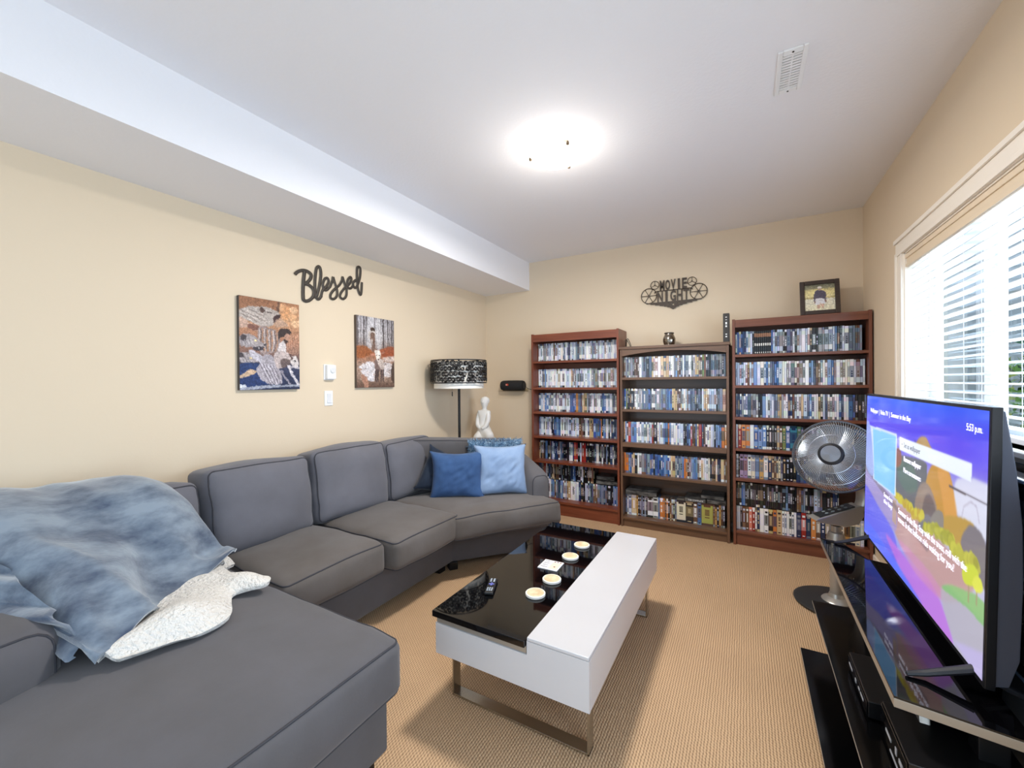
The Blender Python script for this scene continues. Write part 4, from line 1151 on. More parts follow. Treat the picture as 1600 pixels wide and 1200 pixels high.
# x to the right of the room, y away from the camera: figure kneels, facing right/front, legs folded to the right
nodes = [N(-.01, 0, .10, .082, .07), N(-.015, 0, .17, .066, .055), N(-.015, 0, .24, .064, .05), N(-.01, 0, .305, .062, .045), N(-.005, 0, .34, .026, .026), N(0, -.005, .37, .024, .024),
         N(0, -.005, .405, .042, .046), N(.0, -.01, .44, .045, .048), N(.002, -.005, .468, .030, .032),
         N(-.062, -.01, .315, .030), N(-.07, -.03, .24, .028), N(-.058, -.06, .175, .024), N(-.01, -.085, .15, .016),
         N(.05, -.01, .315, .030), N(.062, -.03, .24, .028), N(.05, -.06, .175, .024), N(.012, -.09, .145, .016),
         N(-.045, -.03, .075, .05), N(-.07, -.09, .05, .042), N(-.045, -.02, .03, .03),
         N(.05, -.03, .085, .055), N(.105, -.07, .08, .05), N(.10, -.02, .035, .034), N(.05, .05, .03, .028)]
edges = [(0, 1), (1, 2), (2, 3), (3, 4), (4, 5), (5, 6), (6, 7), (7, 8), (3, 9), (9, 10), (10, 11), (11, 12), (3, 13), (13, 14), (14, 15), (15, 16), (0, 17), (17, 18), (18, 19), (0, 20), (20, 21), (21, 22), (22, 23)]
skin('figure', nodes, edges, PLASTER, st)
obj('foot_slab', lathe(BM(), [(.125, 0), (.13, .004), (.13, .018), (.12, .024)], 28, (SX + .01, SY - .02, SZ)), PLASTER, st)
bm = BM(); lathe(bm, [(.008, .0), (.04, .004), (.05, .03), (.047, .055), (.03, .072), (.004, .08)], 20, (SX + .0, SY + .004, SZ + .408)); obj('hair', bm, PLASTER, st)
bm = BM(); lathe(bm, [(.003, 0), (.0075, .006), (.002, .018)], 8, (SX + .012, SY - .058, SZ + .418)); obj('nose', bm, PLASTER, st)

# ------------------------------------------------------------------ left wall: lettering, canvases, thermostat, switch
bs = thing('wall_lettering', 'dark script lettering reading Blessed on the left wall above the canvases', 'sign', (-2.68, 2.02, 1.92))
STK = [([(1.732, 2.091), (1.749, 2.111), (1.782, 2.13), (1.82, 2.134), (1.852, 2.119), (1.849, 2.089), (1.824, 2.056), (1.8, 2.042), (1.834, 2.04), (1.868, 2.015), (1.87, 1.97), (1.839, 1.933), (1.806, 1.922), (1.787, 1.933)], .0115),
       ([(1.803, 2.128), (1.794, 2.054), (1.79, 1.982), (1.791, 1.929)], .0125),
       ([(1.868, 1.978), (1.89, 1.964), (1.914, 2.033), (1.931, 2.129), (1.926, 2.179), (1.911, 2.188), (1.895, 2.167), (1.884, 2.091), (1.883, 2.009), (1.893, 1.96), (1.913, 1.954), (1.934, 1.981)], .0105),
       ([(1.93, 1.975), (1.945, 2.025), (1.972, 2.054), (1.994, 2.096), (1.984, 2.12), (1.962, 2.108), (1.946, 2.067), (1.956, 2.032), (1.977, 2.031), (2.01, 2.066)], .0095),
       ([(2.008, 2.064), (2.027, 2.112), (2.033, 2.137), (2.049, 2.093), (2.065, 2.053), (2.064, 2.004), (2.036, 1.975), (2.009, 1.98), (2.015, 2.014), (2.054, 2.06)], .0095),
       ([(2.05, 2.055), (2.088, 2.091), (2.111, 2.13), (2.117, 2.156), (2.134, 2.11), (2.151, 2.069), (2.148, 2.019), (2.121, 1.99), (2.093, 2.0), (2.099, 2.03), (2.134, 2.076)], .0095),
       ([(2.13, 2.072), (2.164, 2.101), (2.188, 2.131), (2.198, 2.163), (2.186, 2.171), (2.166, 2.147), (2.158, 2.11), (2.169, 2.083), (2.193, 2.087), (2.218, 2.117)], .0095),
       ([(2.255, 2.145), (2.237, 2.156), (2.214, 2.132), (2.218, 2.102), (2.242, 2.102), (2.261, 2.136), (2.281, 2.196), (2.285, 2.259), (2.269, 2.27), (2.253, 2.251), (2.252, 2.17), (2.261, 2.09), (2.279, 2.053), (2.292, 2.07), (2.299, 2.154)], .0105)]
for pts, w in STK:
    pts3 = [(-2.682, a, b) for a, b in crom(pts, 6)]
    obj('letter', tube(BM(), pts3, w, 8, False, ((1, 0, 0), .35)), mat('dark_brown_wood', (56, 48, 40), .55), bs)
PRINTM = mat('canvas_print', (255, 255, 255), .55, attr=True, spec=.3)
def canvas(label, y0, y1, z0, z1, p, edge):
    t = thing('canvas_print', label, 'picture', (-2.675, (y0 + y1) / 2, z0))
    obj('stretcher', box(-2.689, -2.664, y0, y1, z0, z1, bev=.002), mat('canvas_edge_' + edge[0], edge[1], .7), t)
    p.obj('print', PRINTM, (-2.6632, y0 + .001, z1 - .001), (0, y1 - y0 - .002, 0), (0, 0, -(z1 - z0 - .002)), t)
# large canvas: a robed figure with a lamb among wolves
p = Print(170, 256, (96, 84, 84))
def q(*pts): return [((x - 90) / 695., (y - 55 - 115 * (x - 90) / 695.) / (1095. - 125 * (x - 90) / 695.)) for x, y in pts]
p.vgrad([(0, (160, 112, 80)), (.2, (196, 150, 112)), (.45, (160, 112, 88)), (.62, (120, 92, 84)), (.75, (56, 60, 84)), (1, (40, 48, 74))])
p.poly(q((90, 60), (500, 120), (520, 240), (330, 200), (90, 220)), (136, 92, 66), .8, 4)
for k, (x, y) in enumerate(((560, 200), (640, 230), (720, 240), (700, 320), (620, 300), (740, 400))):
    p.poly(q((x - 60, y - 30), (x + 20, y - 46), (x + 50, y), (x - 10, y + 40)), ((222, 172, 128), (206, 150, 104), (232, 190, 150))[k % 3], .75, 3)
for x in (630, 655, 680, 705, 730, 755): p.poly(q((x, 520), (x + 12, 520), (x + 14, 740), (x + 2, 740)), (208, 166, 140) if x % 50 else (140, 90, 66), .6, 1, False)
p.poly(q((520, 130), (500, 240), (530, 250), (545, 150)), (90, 62, 50), .8, 2)
p.poly(q((90, 230), (180, 190), (310, 185), (420, 200), (530, 260), (540, 300), (470, 340), (470, 400), (360, 420), (240, 380), (170, 340), (90, 330)), (172, 160, 152), 1, 2)
for k in range(26): p.line(q((100 + k * 9, 215 + (k % 5) * 26), (135 + k * 10, 240 + (k % 5) * 30)), .012, (206, 196, 188) if k % 2 else (118, 104, 98), .7)
p.poly(q((312, 200), (330, 195), (372, 230), (350, 262), (322, 250)), (84, 62, 56)); p.poly(q((470, 300), (530, 275), (560, 300), (510, 350), (470, 370)), (64, 44, 44)); p.line(q((400, 255), (450, 262)), .02, (70, 58, 56))
p.poly(q((480, 360), (560, 330), (640, 400), (600, 420), (500, 420)), (180, 150, 130), .8, 2)
p.poly(q((85, 310), (150, 320), (200, 380), (290, 400), (320, 430), (280, 470), (180, 430), (90, 420)), (190, 158, 140), 1, 2); p.poly(q((180, 390), (290, 410), (290, 460), (200, 440)), (120, 78, 66), .9, 2)
p.poly(q((300, 420), (420, 440), (500, 470), (540, 560), (530, 690), (450, 720), (330, 740), (290, 600)), (150, 132, 128), 1, 2)
for k in range(12): p.line(q((310 + k * 17, 440 + k * 3), (300 + k * 19, 560 + k * 6), (330 + k * 14, 700)), .016, ((214, 202, 196), (96, 78, 74), (186, 128, 84))[k % 3], .75)
p.poly(q((520, 480), (560, 440), (640, 450), (680, 490), (650, 520), (560, 540), (520, 560)), (60, 48, 46), 1, 1); p.poly(q((610, 500), (655, 510), (650, 580), (610, 610), (590, 560)), (176, 136, 116)); p.poly(q((600, 560), (640, 590), (610, 620), (580, 590)), (66, 50, 46))
p.poly(q((540, 610), (580, 580), (610, 620), (612, 720), (520, 700)), (214, 204, 202), 1, 2)
def wolf(x, y, s):
    p.poly(q((x - 90 * s, y - 30 * s), (x - 20 * s, y - 60 * s), (x + 60 * s, y - 40 * s), (x + 120 * s, y + 20 * s), (x + 190 * s, y + 60 * s), (x + 180 * s, y + 90 * s), (x + 100 * s, y + 100 * s), (x - 20 * s, y + 90 * s), (x - 90 * s, y + 60 * s)), (160, 150, 150), 1, 2)
    p.poly(q((x - 70 * s, y - 50 * s), (x - 20 * s, y - 30 * s), (x - 30 * s, y + 20 * s), (x - 80 * s, y + 10 * s)), (70, 62, 66)); p.ell(*q((x + 78 * s, y + 18 * s))[0], .018, .01, (240, 214, 150)); p.ell(*q((x + 180 * s, y + 66 * s))[0], .022, .016, (40, 38, 44))
    p.poly(q((x + 60 * s, y + 90 * s), (x + 170 * s, y + 92 * s), (x + 140 * s, y + 130 * s), (x + 60 * s, y + 120 * s)), (66, 60, 68)); p.line(q((x + 110 * s, y + 98 * s), (x + 116 * s, y + 116 * s)), .012, (236, 230, 226))
    for k in range(8): p.line(q((x - 80 * s + k * 14, y + 10), (x - 60 * s + k * 16, y + 60)), .012, (206, 200, 200) if k % 2 else (110, 104, 110), .6)
wolf(185, 560, 1.0); wolf(150, 760, .8)
p.poly(q((90, 860), (260, 840), (360, 900), (400, 1080), (90, 1110)), (38, 58, 104), .9, 4)
p.poly(q((190, 690), (240, 690), (380, 790), (450, 870), (420, 890), (300, 830), (200, 750)), (190, 184, 192), 1, 2)
p.poly(q((370, 740), (470, 780), (540, 920), (560, 1060), (470, 1090), (330, 1040), (260, 900), (300, 860)), (168, 160, 166), 1, 2)
for k in range(9): p.line(q((310 + k * 18, 850 + k * 2), (370 + k * 18, 980), (430 + k * 14, 1080)), .014, (222, 216, 222) if k % 2 else (96, 88, 98), .7)
p.poly(q((90, 990), (200, 910), (270, 930), (250, 960), (100, 1010)), (196, 168, 140), 1, 1)
p.poly(q((470, 740), (540, 700), (640, 720), (700, 790), (640, 860), (540, 900), (490, 860)), (186, 170, 166), 1, 2); p.poly(q((560, 790), (660, 800), (650, 870), (560, 890)), (84, 68, 66), .8, 2)
p.poly(q((660, 740), (690, 760), (740, 760), (770, 850), (750, 900), (700, 880), (670, 820)), (206, 196, 192), 1, 1); p.ell(*q((728, 815))[0], .014, .008, (40, 34, 36)); p.poly(q((650, 730), (670, 735), (700, 790), (680, 800)), (90, 66, 62))
p.line(q((650, 880), (690, 970), (760, 1080)), .05, (202, 196, 200)); p.line(q((560, 930), (600, 1010), (660, 1080)), .035, (150, 144, 154)); p.line(q((660, 890), (720, 880), (780, 900)), .04, (196, 188, 190), .8)
p.poly(q((85, 1130), (300, 1100), (600, 1090), (785, 1090), (785, 1110), (500, 1120), (85, 1155)), (168, 172, 184), .9, 1); p.poly(q((85, 1080), (130, 1090), (165, 1110), (120, 1130), (85, 1120)), (206, 208, 214))
p.paint(1.1, 6, 3, .10); p.grain(5, 2)
canvas('larger canvas print of a robed figure shielding a lamb from wolves', 1.358, 1.745, 1.305, 1.882, p, ('dark', (72, 66, 64)))
p = Print(120, 170, (120, 90, 74))
def q(*pts): return [((x - 88) / 562., (y - 70 - 80 * (x - 88) / 562.) / (1090. - 95 * (x - 88) / 562.)) for x, y in pts]
p.vgrad([(0, (176, 172, 178)), (.3, (186, 180, 180)), (.43, (150, 128, 118)), (.5, (150, 92, 62)), (.68, (168, 140, 124)), (.85, (150, 124, 108)), (1, (96, 72, 60))])
for x, w, c in ((100, 34, 92), (150, 16, 120), (195, 22, 84), (230, 22, 66), (262, 10, 140), (345, 20, 72), (378, 10, 130), (410, 14, 110), (440, 16, 84), (478, 22, 70), (510, 12, 120), (545, 18, 78), (578, 12, 108), (612, 24, 74), (640, 18, 86)):
    p.poly(q((x - w / 2, 60), (x + w / 2, 60), (x + w / 2, 590), (x - w / 2, 590)), (c, c - 8, c - 8), .85, 1, False)
p.poly(q((240, 100), (340, 100), (350, 300), (360, 560), (230, 560)), (214, 210, 212), .55, 4); p.poly(q((370, 150), (440, 150), (450, 560), (380, 560)), (220, 216, 216), .6, 3)
p.poly(q((90, 540), (200, 530), (300, 600), (310, 640), (200, 700), (90, 700)), (150, 88, 52), .85, 3); p.poly(q((420, 590), (640, 540), (640, 690), (470, 700)), (152, 80, 52), .85, 3)
p.poly(q((285, 270), (315, 255), (345, 280), (345, 320), (310, 330), (288, 310)), (70, 54, 46)); p.poly(q((260, 330), (290, 310), (350, 320), (366, 390), (345, 400), (340, 450), (290, 450), (275, 400), (250, 430)), (196, 186, 178)); p.poly(q((285, 340), (345, 350), (352, 560), (330, 605), (300, 590), (290, 470)), (112, 86, 74), .95); p.poly(q((300, 430), (316, 440), (312, 520), (300, 500)), (206, 196, 188))
p.poly(q((130, 840), (240, 770), (340, 800), (350, 1000), (330, 1060), (230, 1040), (150, 930)), (222, 218, 222), .9, 3); p.poly(q((470, 790), (600, 800), (610, 960), (530, 1000), (470, 960)), (218, 210, 210), .9, 3); p.poly(q((480, 700), (640, 690), (630, 760), (500, 760)), (214, 200, 192), .8, 3)
rg = np.random.default_rng(8)
for k in range(90):
    x, y = rg.uniform(100, 640), rg.uniform(700, 1120)
    p.line(q((x, y), (x + rg.uniform(-40, 40), y + rg.uniform(-26, 26))), .012, ((150, 104, 76), (92, 64, 52), (214, 190, 170))[k % 3], .7)
p.poly(q((150, 960), (220, 1000), (250, 1140), (200, 1150)), (176, 130, 108), .9, 2); p.poly(q((610, 820), (645, 790), (645, 1080), (590, 1000)), (70, 54, 46), .85, 2)
p.poly(q((345, 740), (440, 720), (470, 780), (480, 900), (470, 1000), (440, 1000), (430, 900), (400, 930), (390, 1040), (360, 1050), (345, 900)), (128, 106, 100)); p.poly(q((380, 760), (470, 740), (485, 860), (440, 880)), (196, 180, 170), .9)
for x in (352, 380, 430, 462): p.poly(q((x, 900), (x + 20, 900), (x + 16, 1050), (x + 2, 1050)), (70, 56, 54))
p.poly(q((340, 610), (400, 590), (440, 620), (436, 680), (420, 750), (385, 755), (362, 690)), (228, 216, 204)); p.poly(q((285, 650), (350, 640), (350, 668), (300, 690)), (170, 118, 96)); p.poly(q((440, 640), (490, 615), (500, 640), (440, 660)), (160, 108, 88))
p.ell(*q((372, 672))[0], .013, .009, (50, 38, 36)); p.ell(*q((420, 668))[0], .013, .009, (50, 38, 36)); p.ell(*q((402, 738))[0], .025, .012, (90, 66, 60))
p.paint(.8, 6, 6, .09); p.grain(6, 5)
canvas('smaller canvas print of a lamb standing in a bare forest', 2.222, 2.622, 1.306, 1.882, p, ('brown', (92, 78, 68)))
th = thing('thermostat', 'white square wall thermostat with a round dial', 'thermostat', (-2.68, 1.99, 1.37))
obj('back_plate', box(-2.69, -2.682, 1.946, 2.034, 1.368, 1.482, bev=.002), WHITE, th)
obj('cover', box(-2.683, -2.655, 1.955, 2.030, 1.374, 1.478, bev=.005), WHITE, th)
obj('dial', lathe(BM(), [(.022, 0), (.022, .006), (.019, .009), (.004, .009)], 24, M=Matrix.Translation((-2.656, 2.0, 1.44)) @ Matrix.Rotation(PI / 2, 4, 'Y')), mat('dial_white', (226, 226, 226), .4), th)
ls = thing('light_switch', 'white rocker light switch plate below the thermostat', 'switch', (-2.685, 1.985, 1.178))
obj('wall_plate', box(-2.69, -2.683, 1.951, 2.02, 1.178, 1.288, bev=.003), WHITE, ls)
obj('rocker', prism(BM(), [(-2.684, 1.20), (-2.675, 1.20), (-2.681, 1.233), (-2.677, 1.266), (-2.684, 1.266)], 1.970, 2.002, 'Y'), mat('switch_white', (228, 228, 230), .35), ls)
# ------------------------------------------------------------------ coffee table
TX0, TXM, TX1, TY0, TY1, TZ = -1.132, -.702, -.462, 1.322, 2.53, .40
ct = thing('coffee_table', 'white lacquer coffee table with a sliding black glass top and chrome legs', 'coffee table', ((TX0 + TX1) / 2, (TY0 + TY1) / 2, 0))
ZB = .222
prof = [(TX0 + .008, ZB), (TX1, ZB), (TX1, TZ - .002), (TXM + .003, TZ - .002), (TXM + .003, TZ - .052), (TX0 + .008, TZ - .052)]
obj('end_panel', prism(BM(), prof, TY0, TY0 + .018, 'Y', bev=.0025), GLOSSW, ct)
obj('end_panel', prism(BM(), prof, TY1 - .018, TY1, 'Y', bev=.0025), GLOSSW, ct)
obj('side_panel', box(TX1 - .018, TX1, TY0 + .0185, TY1 - .0185, ZB, TZ - .002, bev=.002), GLOSSW, ct)
obj('side_panel', box(TX0 + .008, TX0 + .026, TY0 + .0185, TY1 - .0185, ZB, TZ - .052, bev=.002), GLOSSW, ct)
obj('bottom_panel', box(TX0 + .026, TX1 - .018, TY0 + .0185, TY1 - .0185, ZB + .002, ZB + .016), GLOSSW, ct)
obj('fixed_top', box(TXM + .004, TX1, TY0, TY1, TZ - .0015, TZ + .012, bev=.004), GLOSSW, ct)
obj('slide_rail', box(TX0 + .012, TXM + .001, TY0 + .004, TY1 - .004, TZ - .0515, TZ - .024, bev=.003), SILVER, ct)
obj('glass_top', box(TX0, TXM, TY0 - .012, TY1, TZ - .0235, TZ + .002, bev=.003), BGLASS, ct)
for y in (TY0 + .08, TY1 - .14):
    bm = BM(); w = .05; h0 = .012; xa, xb = TX0 + .03, TX1 - .03
    bx(bm, xa, xa + .008, y, y + w, .001, ZB, bev=.002); bx(bm, xb - .008, xb, y, y + w, .001, ZB, bev=.002); bx(bm, xa, xb, y, y + w, .001, .011, bev=.002)
    obj('sled_leg', bm, CHROME, ct)
WOODC = mat('coaster_print', (232, 214, 180), .6, var=(26, (196, 170, 130), .18)); CST = mat('coaster_stone', (232, 228, 220), .7, bump=(140, .5, .002))
for (x, y), d in (((-.810, 1.622), 'nearest the camera'), ((-.800, 1.776), 'second from the camera'), ((-.817, 2.055), 'third from the camera'), ((-.816, 2.23), 'farthest from the camera')):
    t = thing('coaster', 'round cream stone coaster on the black glass table top, ' + d, 'coaster', (x, y, TZ + .0022), group='coasters on the coffee table')
    obj('disc', lathe(BM(), [(.041, 0), (.044, .002), (.044, .010), (.042, .012), (.004, .012)], 36, (x, y, TZ + .0022)), CST, t)
    obj('printed_face', lathe(BM(), [(.038, .012), (.0375, .0125), (.004, .0125)], 36, (x, y, TZ + .0022)), WOODC, t)
Mc = Matrix.Translation((-.869, 1.92, TZ + .0022)) @ Matrix.Rotation(math.radians(1.5), 4, 'Z')
pc_ = thing('card', 'small white printed card between the coasters', 'card', (-.869, 1.92, TZ + .0022))
obj('card_sheet', box(-.052, .052, -.052, .052, 0, .004, bev=.001, M=Mc), mat('card_white', (236, 236, 238), .4), pc_)
bm = BM(); rr = random.Random(3)
for i in range(4): bx(bm, -.044, -.044 + rr.uniform(.02, .045), .034 - i * .022, .039 - i * .022, .004, .0043, M=Mc)
obj('printed_lines', bm, mat('ink_grey', (96, 100, 112), .6), pc_)
obj('printed_picture', box(.0, .046, -.044, .03, .004, .0043, M=Mc), mat('ink_peach', (238, 214, 188), .6), pc_)
bm = BM()
for a, b in ((.004, .034), (.018, .036), (.034, .034), (.02, -.02)): bx(bm, a, a + .009, b, b + .01, .004, .0045, M=Mc)
obj('printed_marks', bm, mat('ink_brown', (120, 66, 44), .6), pc_)
Mr = Matrix.Translation((-1.012, 1.578, TZ + .0022)) @ Matrix.Rotation(math.radians(22), 4, 'Z')
rm = thing('remote_control', 'small black and purple remote control on the black glass table top', 'remote', (-1.012, 1.578, TZ + .0022))
obj('remote_body', box(-.02, .02, -.066, .066, 0, .016, bev=.006, M=Mr), BLACK, rm)
bm = BM()
for i in range(3):
    for k in range(2): bx(bm, -.012 + k * .015, -.004 + k * .015, .03 + i * .011, .037 + i * .011, .0155, .0178, bev=.001, M=Mr)
for i in range(3):
    for k in range(3): bx(bm, -.013 + k * .0095, -.0065 + k * .0095, -.052 + i * .011, -.046 + i * .011, .0155, .0175, bev=.001, M=Mr)
obj('buttons', bm, mat('remote_button_grey', (176, 186, 196), .5), rm)['kind'] = 'stuff'
bm = BM(); bx(bm, -.013, .013, .004, .012, .0155, .0182, bev=.002, M=Mr); bx(bm, -.004, .004, -.005, .021, .0155, .0182, bev=.002, M=Mr)
obj('direction_pad', bm, mat('remote_purple', (104, 110, 186), .45), rm)

# ------------------------------------------------------------------ television stand
ts = thing('tv_stand', 'black glass television stand with three tiers and silver edges', 'tv stand', (.5, 2.1, 0))
ZT = .47
top = [(.352, 2.80), (.437, 2.776), (.51, 2.575), (.64, 2.53), (.64, 1.72), (.60, 1.62), (.60, 1.455), (.349, 1.494)]
def inset(pts, d): 
    c = sum((Vector(p_) for p_ in pts), Vector((0, 0))) / len(pts)
    return [tuple(Vector(p_) + (c - Vector(p_)).normalized() * d) for p_ in pts]
obj('top_glass', prism(BM(), top, ZT - .006, ZT, bev=.0012), BGLASS, ts)
obj('top_frame', prism(BM(), inset(top, .002), ZT - .032, ZT - .0062, bev=.002), SILVER, ts)
def tier(nm, x0, x1, y0, y1, z):
    obj(nm, box(x0, x1, y0, y1, z - .008, z, bev=.0015), mat('smoked_black_glass', (5, 5, 6), .16, spec=.35), ts)
    obj('edge_strip', box(x0 - .0012, x0 - .0002, y0, y1, z - .007, z - .001), SILVER, ts)
tier('middle_glass', .281, .64, 1.38, 2.495, .25); tier('bottom_glass', .222, .64, 1.40, 2.39, .058)
bm = BM()
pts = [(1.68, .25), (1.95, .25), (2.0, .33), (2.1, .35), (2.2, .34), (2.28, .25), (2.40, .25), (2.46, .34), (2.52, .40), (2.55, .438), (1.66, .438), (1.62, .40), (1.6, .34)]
obj('wave_panel', prism(BM(), pts, .43, .455, 'X', bev=.004), SILVER, ts)  # wavy silver panel between the top and the middle tier
for y in (1.52, 2.30): obj('post', box(.52, .58, y, y + .06, .058, .438, bev=.004), BLACK, ts)
obj('back_column', box(.59, .64, 1.75, 2.3, .0, .438, bev=.006), BLACK, ts)
for y in (1.47, 2.26): obj('base_foot', box(.26, .64, y, y + .07, 0, .05, bev=.006), BLACK, ts)
# components on the middle tier
def component(nm, label, x0, x1, y0, y1, z0, z1, marks, cat):
    t = thing(nm, label, cat, ((x0 + x1) / 2, (y0 + y1) / 2, z0))
    obj('case_body', box(x0, x1, y0, y1, z0 + .006, z1, bev=.004), BLACK, t)
    for a, b in ((x0 + .02, y0 + .03), (x1 - .04, y0 + .03), (x0 + .02, y1 - .05), (x1 - .04, y1 - .05)): obj('foot', box(a, a + .02, b, b + .02, z0, z0 + .0065), DARK, t)
    obj('front_panel', box(x0 - .004, x0 - .0005, y0 + .004, y1 - .004, z0 + .012, z1 - .006, bev=.0015), BGLASS, t)
    bm = BM()
    for y, z, w, h in marks: bx(bm, x0 - .0052, x0 - .0038, y, y + w, z0 + z, z0 + z + h)
    if len(bm.verts): obj('display_marks', bm, mat('marks_grey', (170, 172, 178), .5), t)['kind'] = 'stuff'
    else: bm.free()
    return t
component('media_player', 'black disc player on the middle tier under the television', .335, .60, 1.70, 1.98, .25, .31, [(1.74, .03, .04, .006), (1.79, .03, .02, .006), (1.84, .025, .015, .012), (1.9, .03, .05, .006)], 'player')
component('receiver', 'black receiver with silver marks at the near end of the middle tier', .36, .61, 1.42, 1.66, .25, .35, [(1.45, .05, .03, .012), (1.5, .05, .012, .02), (1.55, .05, .05, .008), (1.46, .02, .1, .006)], 'receiver')

# ------------------------------------------------------------------ television
SY0, SY1, SZ0, SZ1, SXX = 1.575, 2.845, .525, 1.255, .548
tilt = .022                                            # the top leans back a little
def TVM(x, y, z): return Vector((x + (z - SZ0) * tilt, y, z))
tv = thing('television', 'large flat television showing a blue and purple landscape menu on the stand', 'television', (.58, 2.21, ZT))
def skew(bm):
    for v in bm.verts: v.co.x += (v.co.z - SZ0) * tilt
    return bm
obj('bezel', skew(box(SXX, SXX + .022, SY0 - .008, SY1 + .008, SZ0 - .014, SZ1 + .008, bev=.003)), mat('tv_bezel', (18, 19, 24), .3), tv)
bm = BM(); pr = [(SXX + .022, SZ1), (SXX + .03, SZ1 - .004), (SXX + .052, 1.10), (SXX + .066, .95), (SXX + .07, .80), (SXX + .068, .60), (SXX + .05, SZ0 + .0), (SXX + .022, SZ0 - .008)]
obj('back_housing', skew(prism(bm, pr, SY0 + .002, SY1 - .002, 'Y', bev=.004)), mat('tv_back_plastic', (80, 84, 98), .45), tv, smooth=30)
obj('lower_housing', skew(box(SXX + .03, SXX + .085, SY0 + .06, SY1 - .06, SZ0 - .01, SZ0 + .13, bev=.015)), mat('tv_back_plastic', (80, 84, 98), .45), tv)
for y, lab in ((SY0 + .05, 'near'), (SY1 - .10, 'far')):
    bm = tube(BM(), [(.405, y - .012, ZT + .007), (.45, y, ZT + .016), (.555, y + .01, SZ0 + .002)], [.006, .009, .012], 8, False, ((0, 1, 0), 1.2))
    tube(bm, [(.555, y + .01, SZ0 + .002), (.62, y + .01, ZT + .022), (.665, y + .005, ZT + .008)], [.012, .009, .007], 8)
    obj('foot', bm, mat('tv_foot_plastic', (44, 46, 52), .4), tv)
# what the screen shows
p = Print(352, 204, (90, 100, 210))
xs, ys = p.x, p.y
def blend(c0, c1, t): return np.array(c0, float) * (1 - t[..., None]) + np.array(c1, float) * t[..., None]
ss = lambda e0, e1, v: np.clip((v - e0) / (e1 - e0), 0, 1) ** 2 * (3 - 2 * np.clip((v - e0) / (e1 - e0), 0, 1))
a = blend((44, 88, 226), (92, 76, 222), ss(.0, .22, ys + .05 * xs)); a = blend((0, 0, 0), (1, 1, 1), np.ones_like(xs)) * a
t = ss(.16, .40, ys - .08 * (1 - xs))[..., None]; a = a * (1 - t) + np.array((178, 178, 206.)) * t
t = (ss(.62, .98, ys) * ss(1.0, .1, xs))[..., None]; a = a * (1 - t) + np.array((84, 96, 226.)) * t
p.a = a
p.poly([(.40, .62), (.62, .60), (.9, .64), (.95, .70), (.80, .86), (.56, .84), (.40, .78)], (178, 142, 138), .9, 6)
p.poly([(-.02, .55), (.2, .55), (.4, .62), (.4, .78), (.2, .72), (-.02, .68)], (150, 136, 190), .8, 6)
p.poly([(-.02, .66), (.2, .72), (.4, .80), (.42, .95), (.2, .90), (-.02, .92)], (96, 96, 222), .8, 6)
p.poly([(.30, .85), (.545, .86), (.70, .84), (.80, .90), (.86, 1.02), (.70, 1.02), (.52, .98)], (176, 108, 206), .85, 8)
p.poly([(.44, .80), (.7, .80), (.82, .86), (.6, .88)], (190, 132, 176), .7, 6)
p.poly([(.78, .82), (1.02, .74), (1.02, 1.02), (.90, 1.02)], (168, 164, 176), .85, 5); p.poly([(.86, .98), (1.02, .88), (1.02, 1.02)], (178, 168, 214), .8, 5)
p.poly([(0, 1.02), (0, .9), (.3, .93), (.6, .98), (.66, 1.03)], (88, 108, 236), .8, 6)
p.poly([(.86, .30), (1.02, .28), (1.02, .47), (.93, .46), (.85, .43)], (206, 208, 224), .9, 4)
p.poly([(.381, .293), (.416, .32), (.642, .291), (.671, .36), (.70, .54), (.606, .576), (.38, .54)], (104, 106, 112), 1, 3)
p.poly([(.42, .36), (.55, .34), (.60, .44), (.52, .5), (.43, .46)], (96, 116, 108), .8, 5)
p.poly([(.40, .29), (.44, .29), (.45, .36), (.40, .4), (.385, .36)], (140, 92, 80), .9, 2)
p.poly([(.58, .235), (.60, .187), (.645, .169), (.673, .19), (.70, .235)], (168, 134, 78), 1, 2); p.poly([(.555, .235), (.57, .20), (.585, .235)], (86, 84, 140), 1, 1)
p.poly([(.64, .57), (.66, .40), (.69, .31), (.73, .275), (.79, .268), (.83, .33), (.85, .43), (.87, .50), (.80, .53), (.72, .55)], (184, 140, 72), 1, 2); p.poly([(.74, .30), (.79, .28), (.83, .34), (.86, .46), (.80, .50), (.77, .40)], (204, 150, 84), .8, 4)
p.poly([(.584, .56), (.604, .447), (.643, .397), (.681, .395), (.717, .431), (.743, .493), (.70, .57)], (142, 126, 116), 1, 2); p.poly([(.64, .56), (.66, .46), (.70, .44), (.735, .5), (.70, .57)], (104, 94, 96), .8, 3)
p.line([(.815, .348), (1.0, .346)], .004, (90, 84, 92)); p.line([(.885, .449), (.895, .40), (.928, .366), (.955, .374), (.969, .43)], .004, (176, 172, 190))
p.poly([(.756, .56), (.795, .49), (.849, .463), (.898, .448), (.945, .45), (.96, .52), (.93, .60), (.80, .60)], (176, 144, 76), 1, 2)
p.poly([(.611, .63), (.645, .566), (.683, .538), (.714, .55), (.72, .60), (.66, .65)], (120, 118, 124), 1, 1); p.poly([(.701, .56), (.726, .507), (.755, .481), (.783, .49), (.78, .56)], (134, 128, 122), 1, 1)
p.poly([(.885, .56), (.914, .472), (.95, .453), (.985, .47), (1.01, .534), (1.01, .66), (.95, .62)], (122, 116, 122), 1, 2)
def bush(pts, r, c0, c1, seed):
    g = np.random.default_rng(seed)
    for (x, y) in crom(pts, 3):
        for _ in range(3):
            k = g.uniform(); p.ell(x + g.uniform(-.012, .012), y + g.uniform(-.012, .016), r * g.uniform(.6, 1.1), r * 1.5 * g.uniform(.6, 1.1), tuple(c0[i] + (c1[i] - c0[i]) * k for i in range(3)), .9, 1)
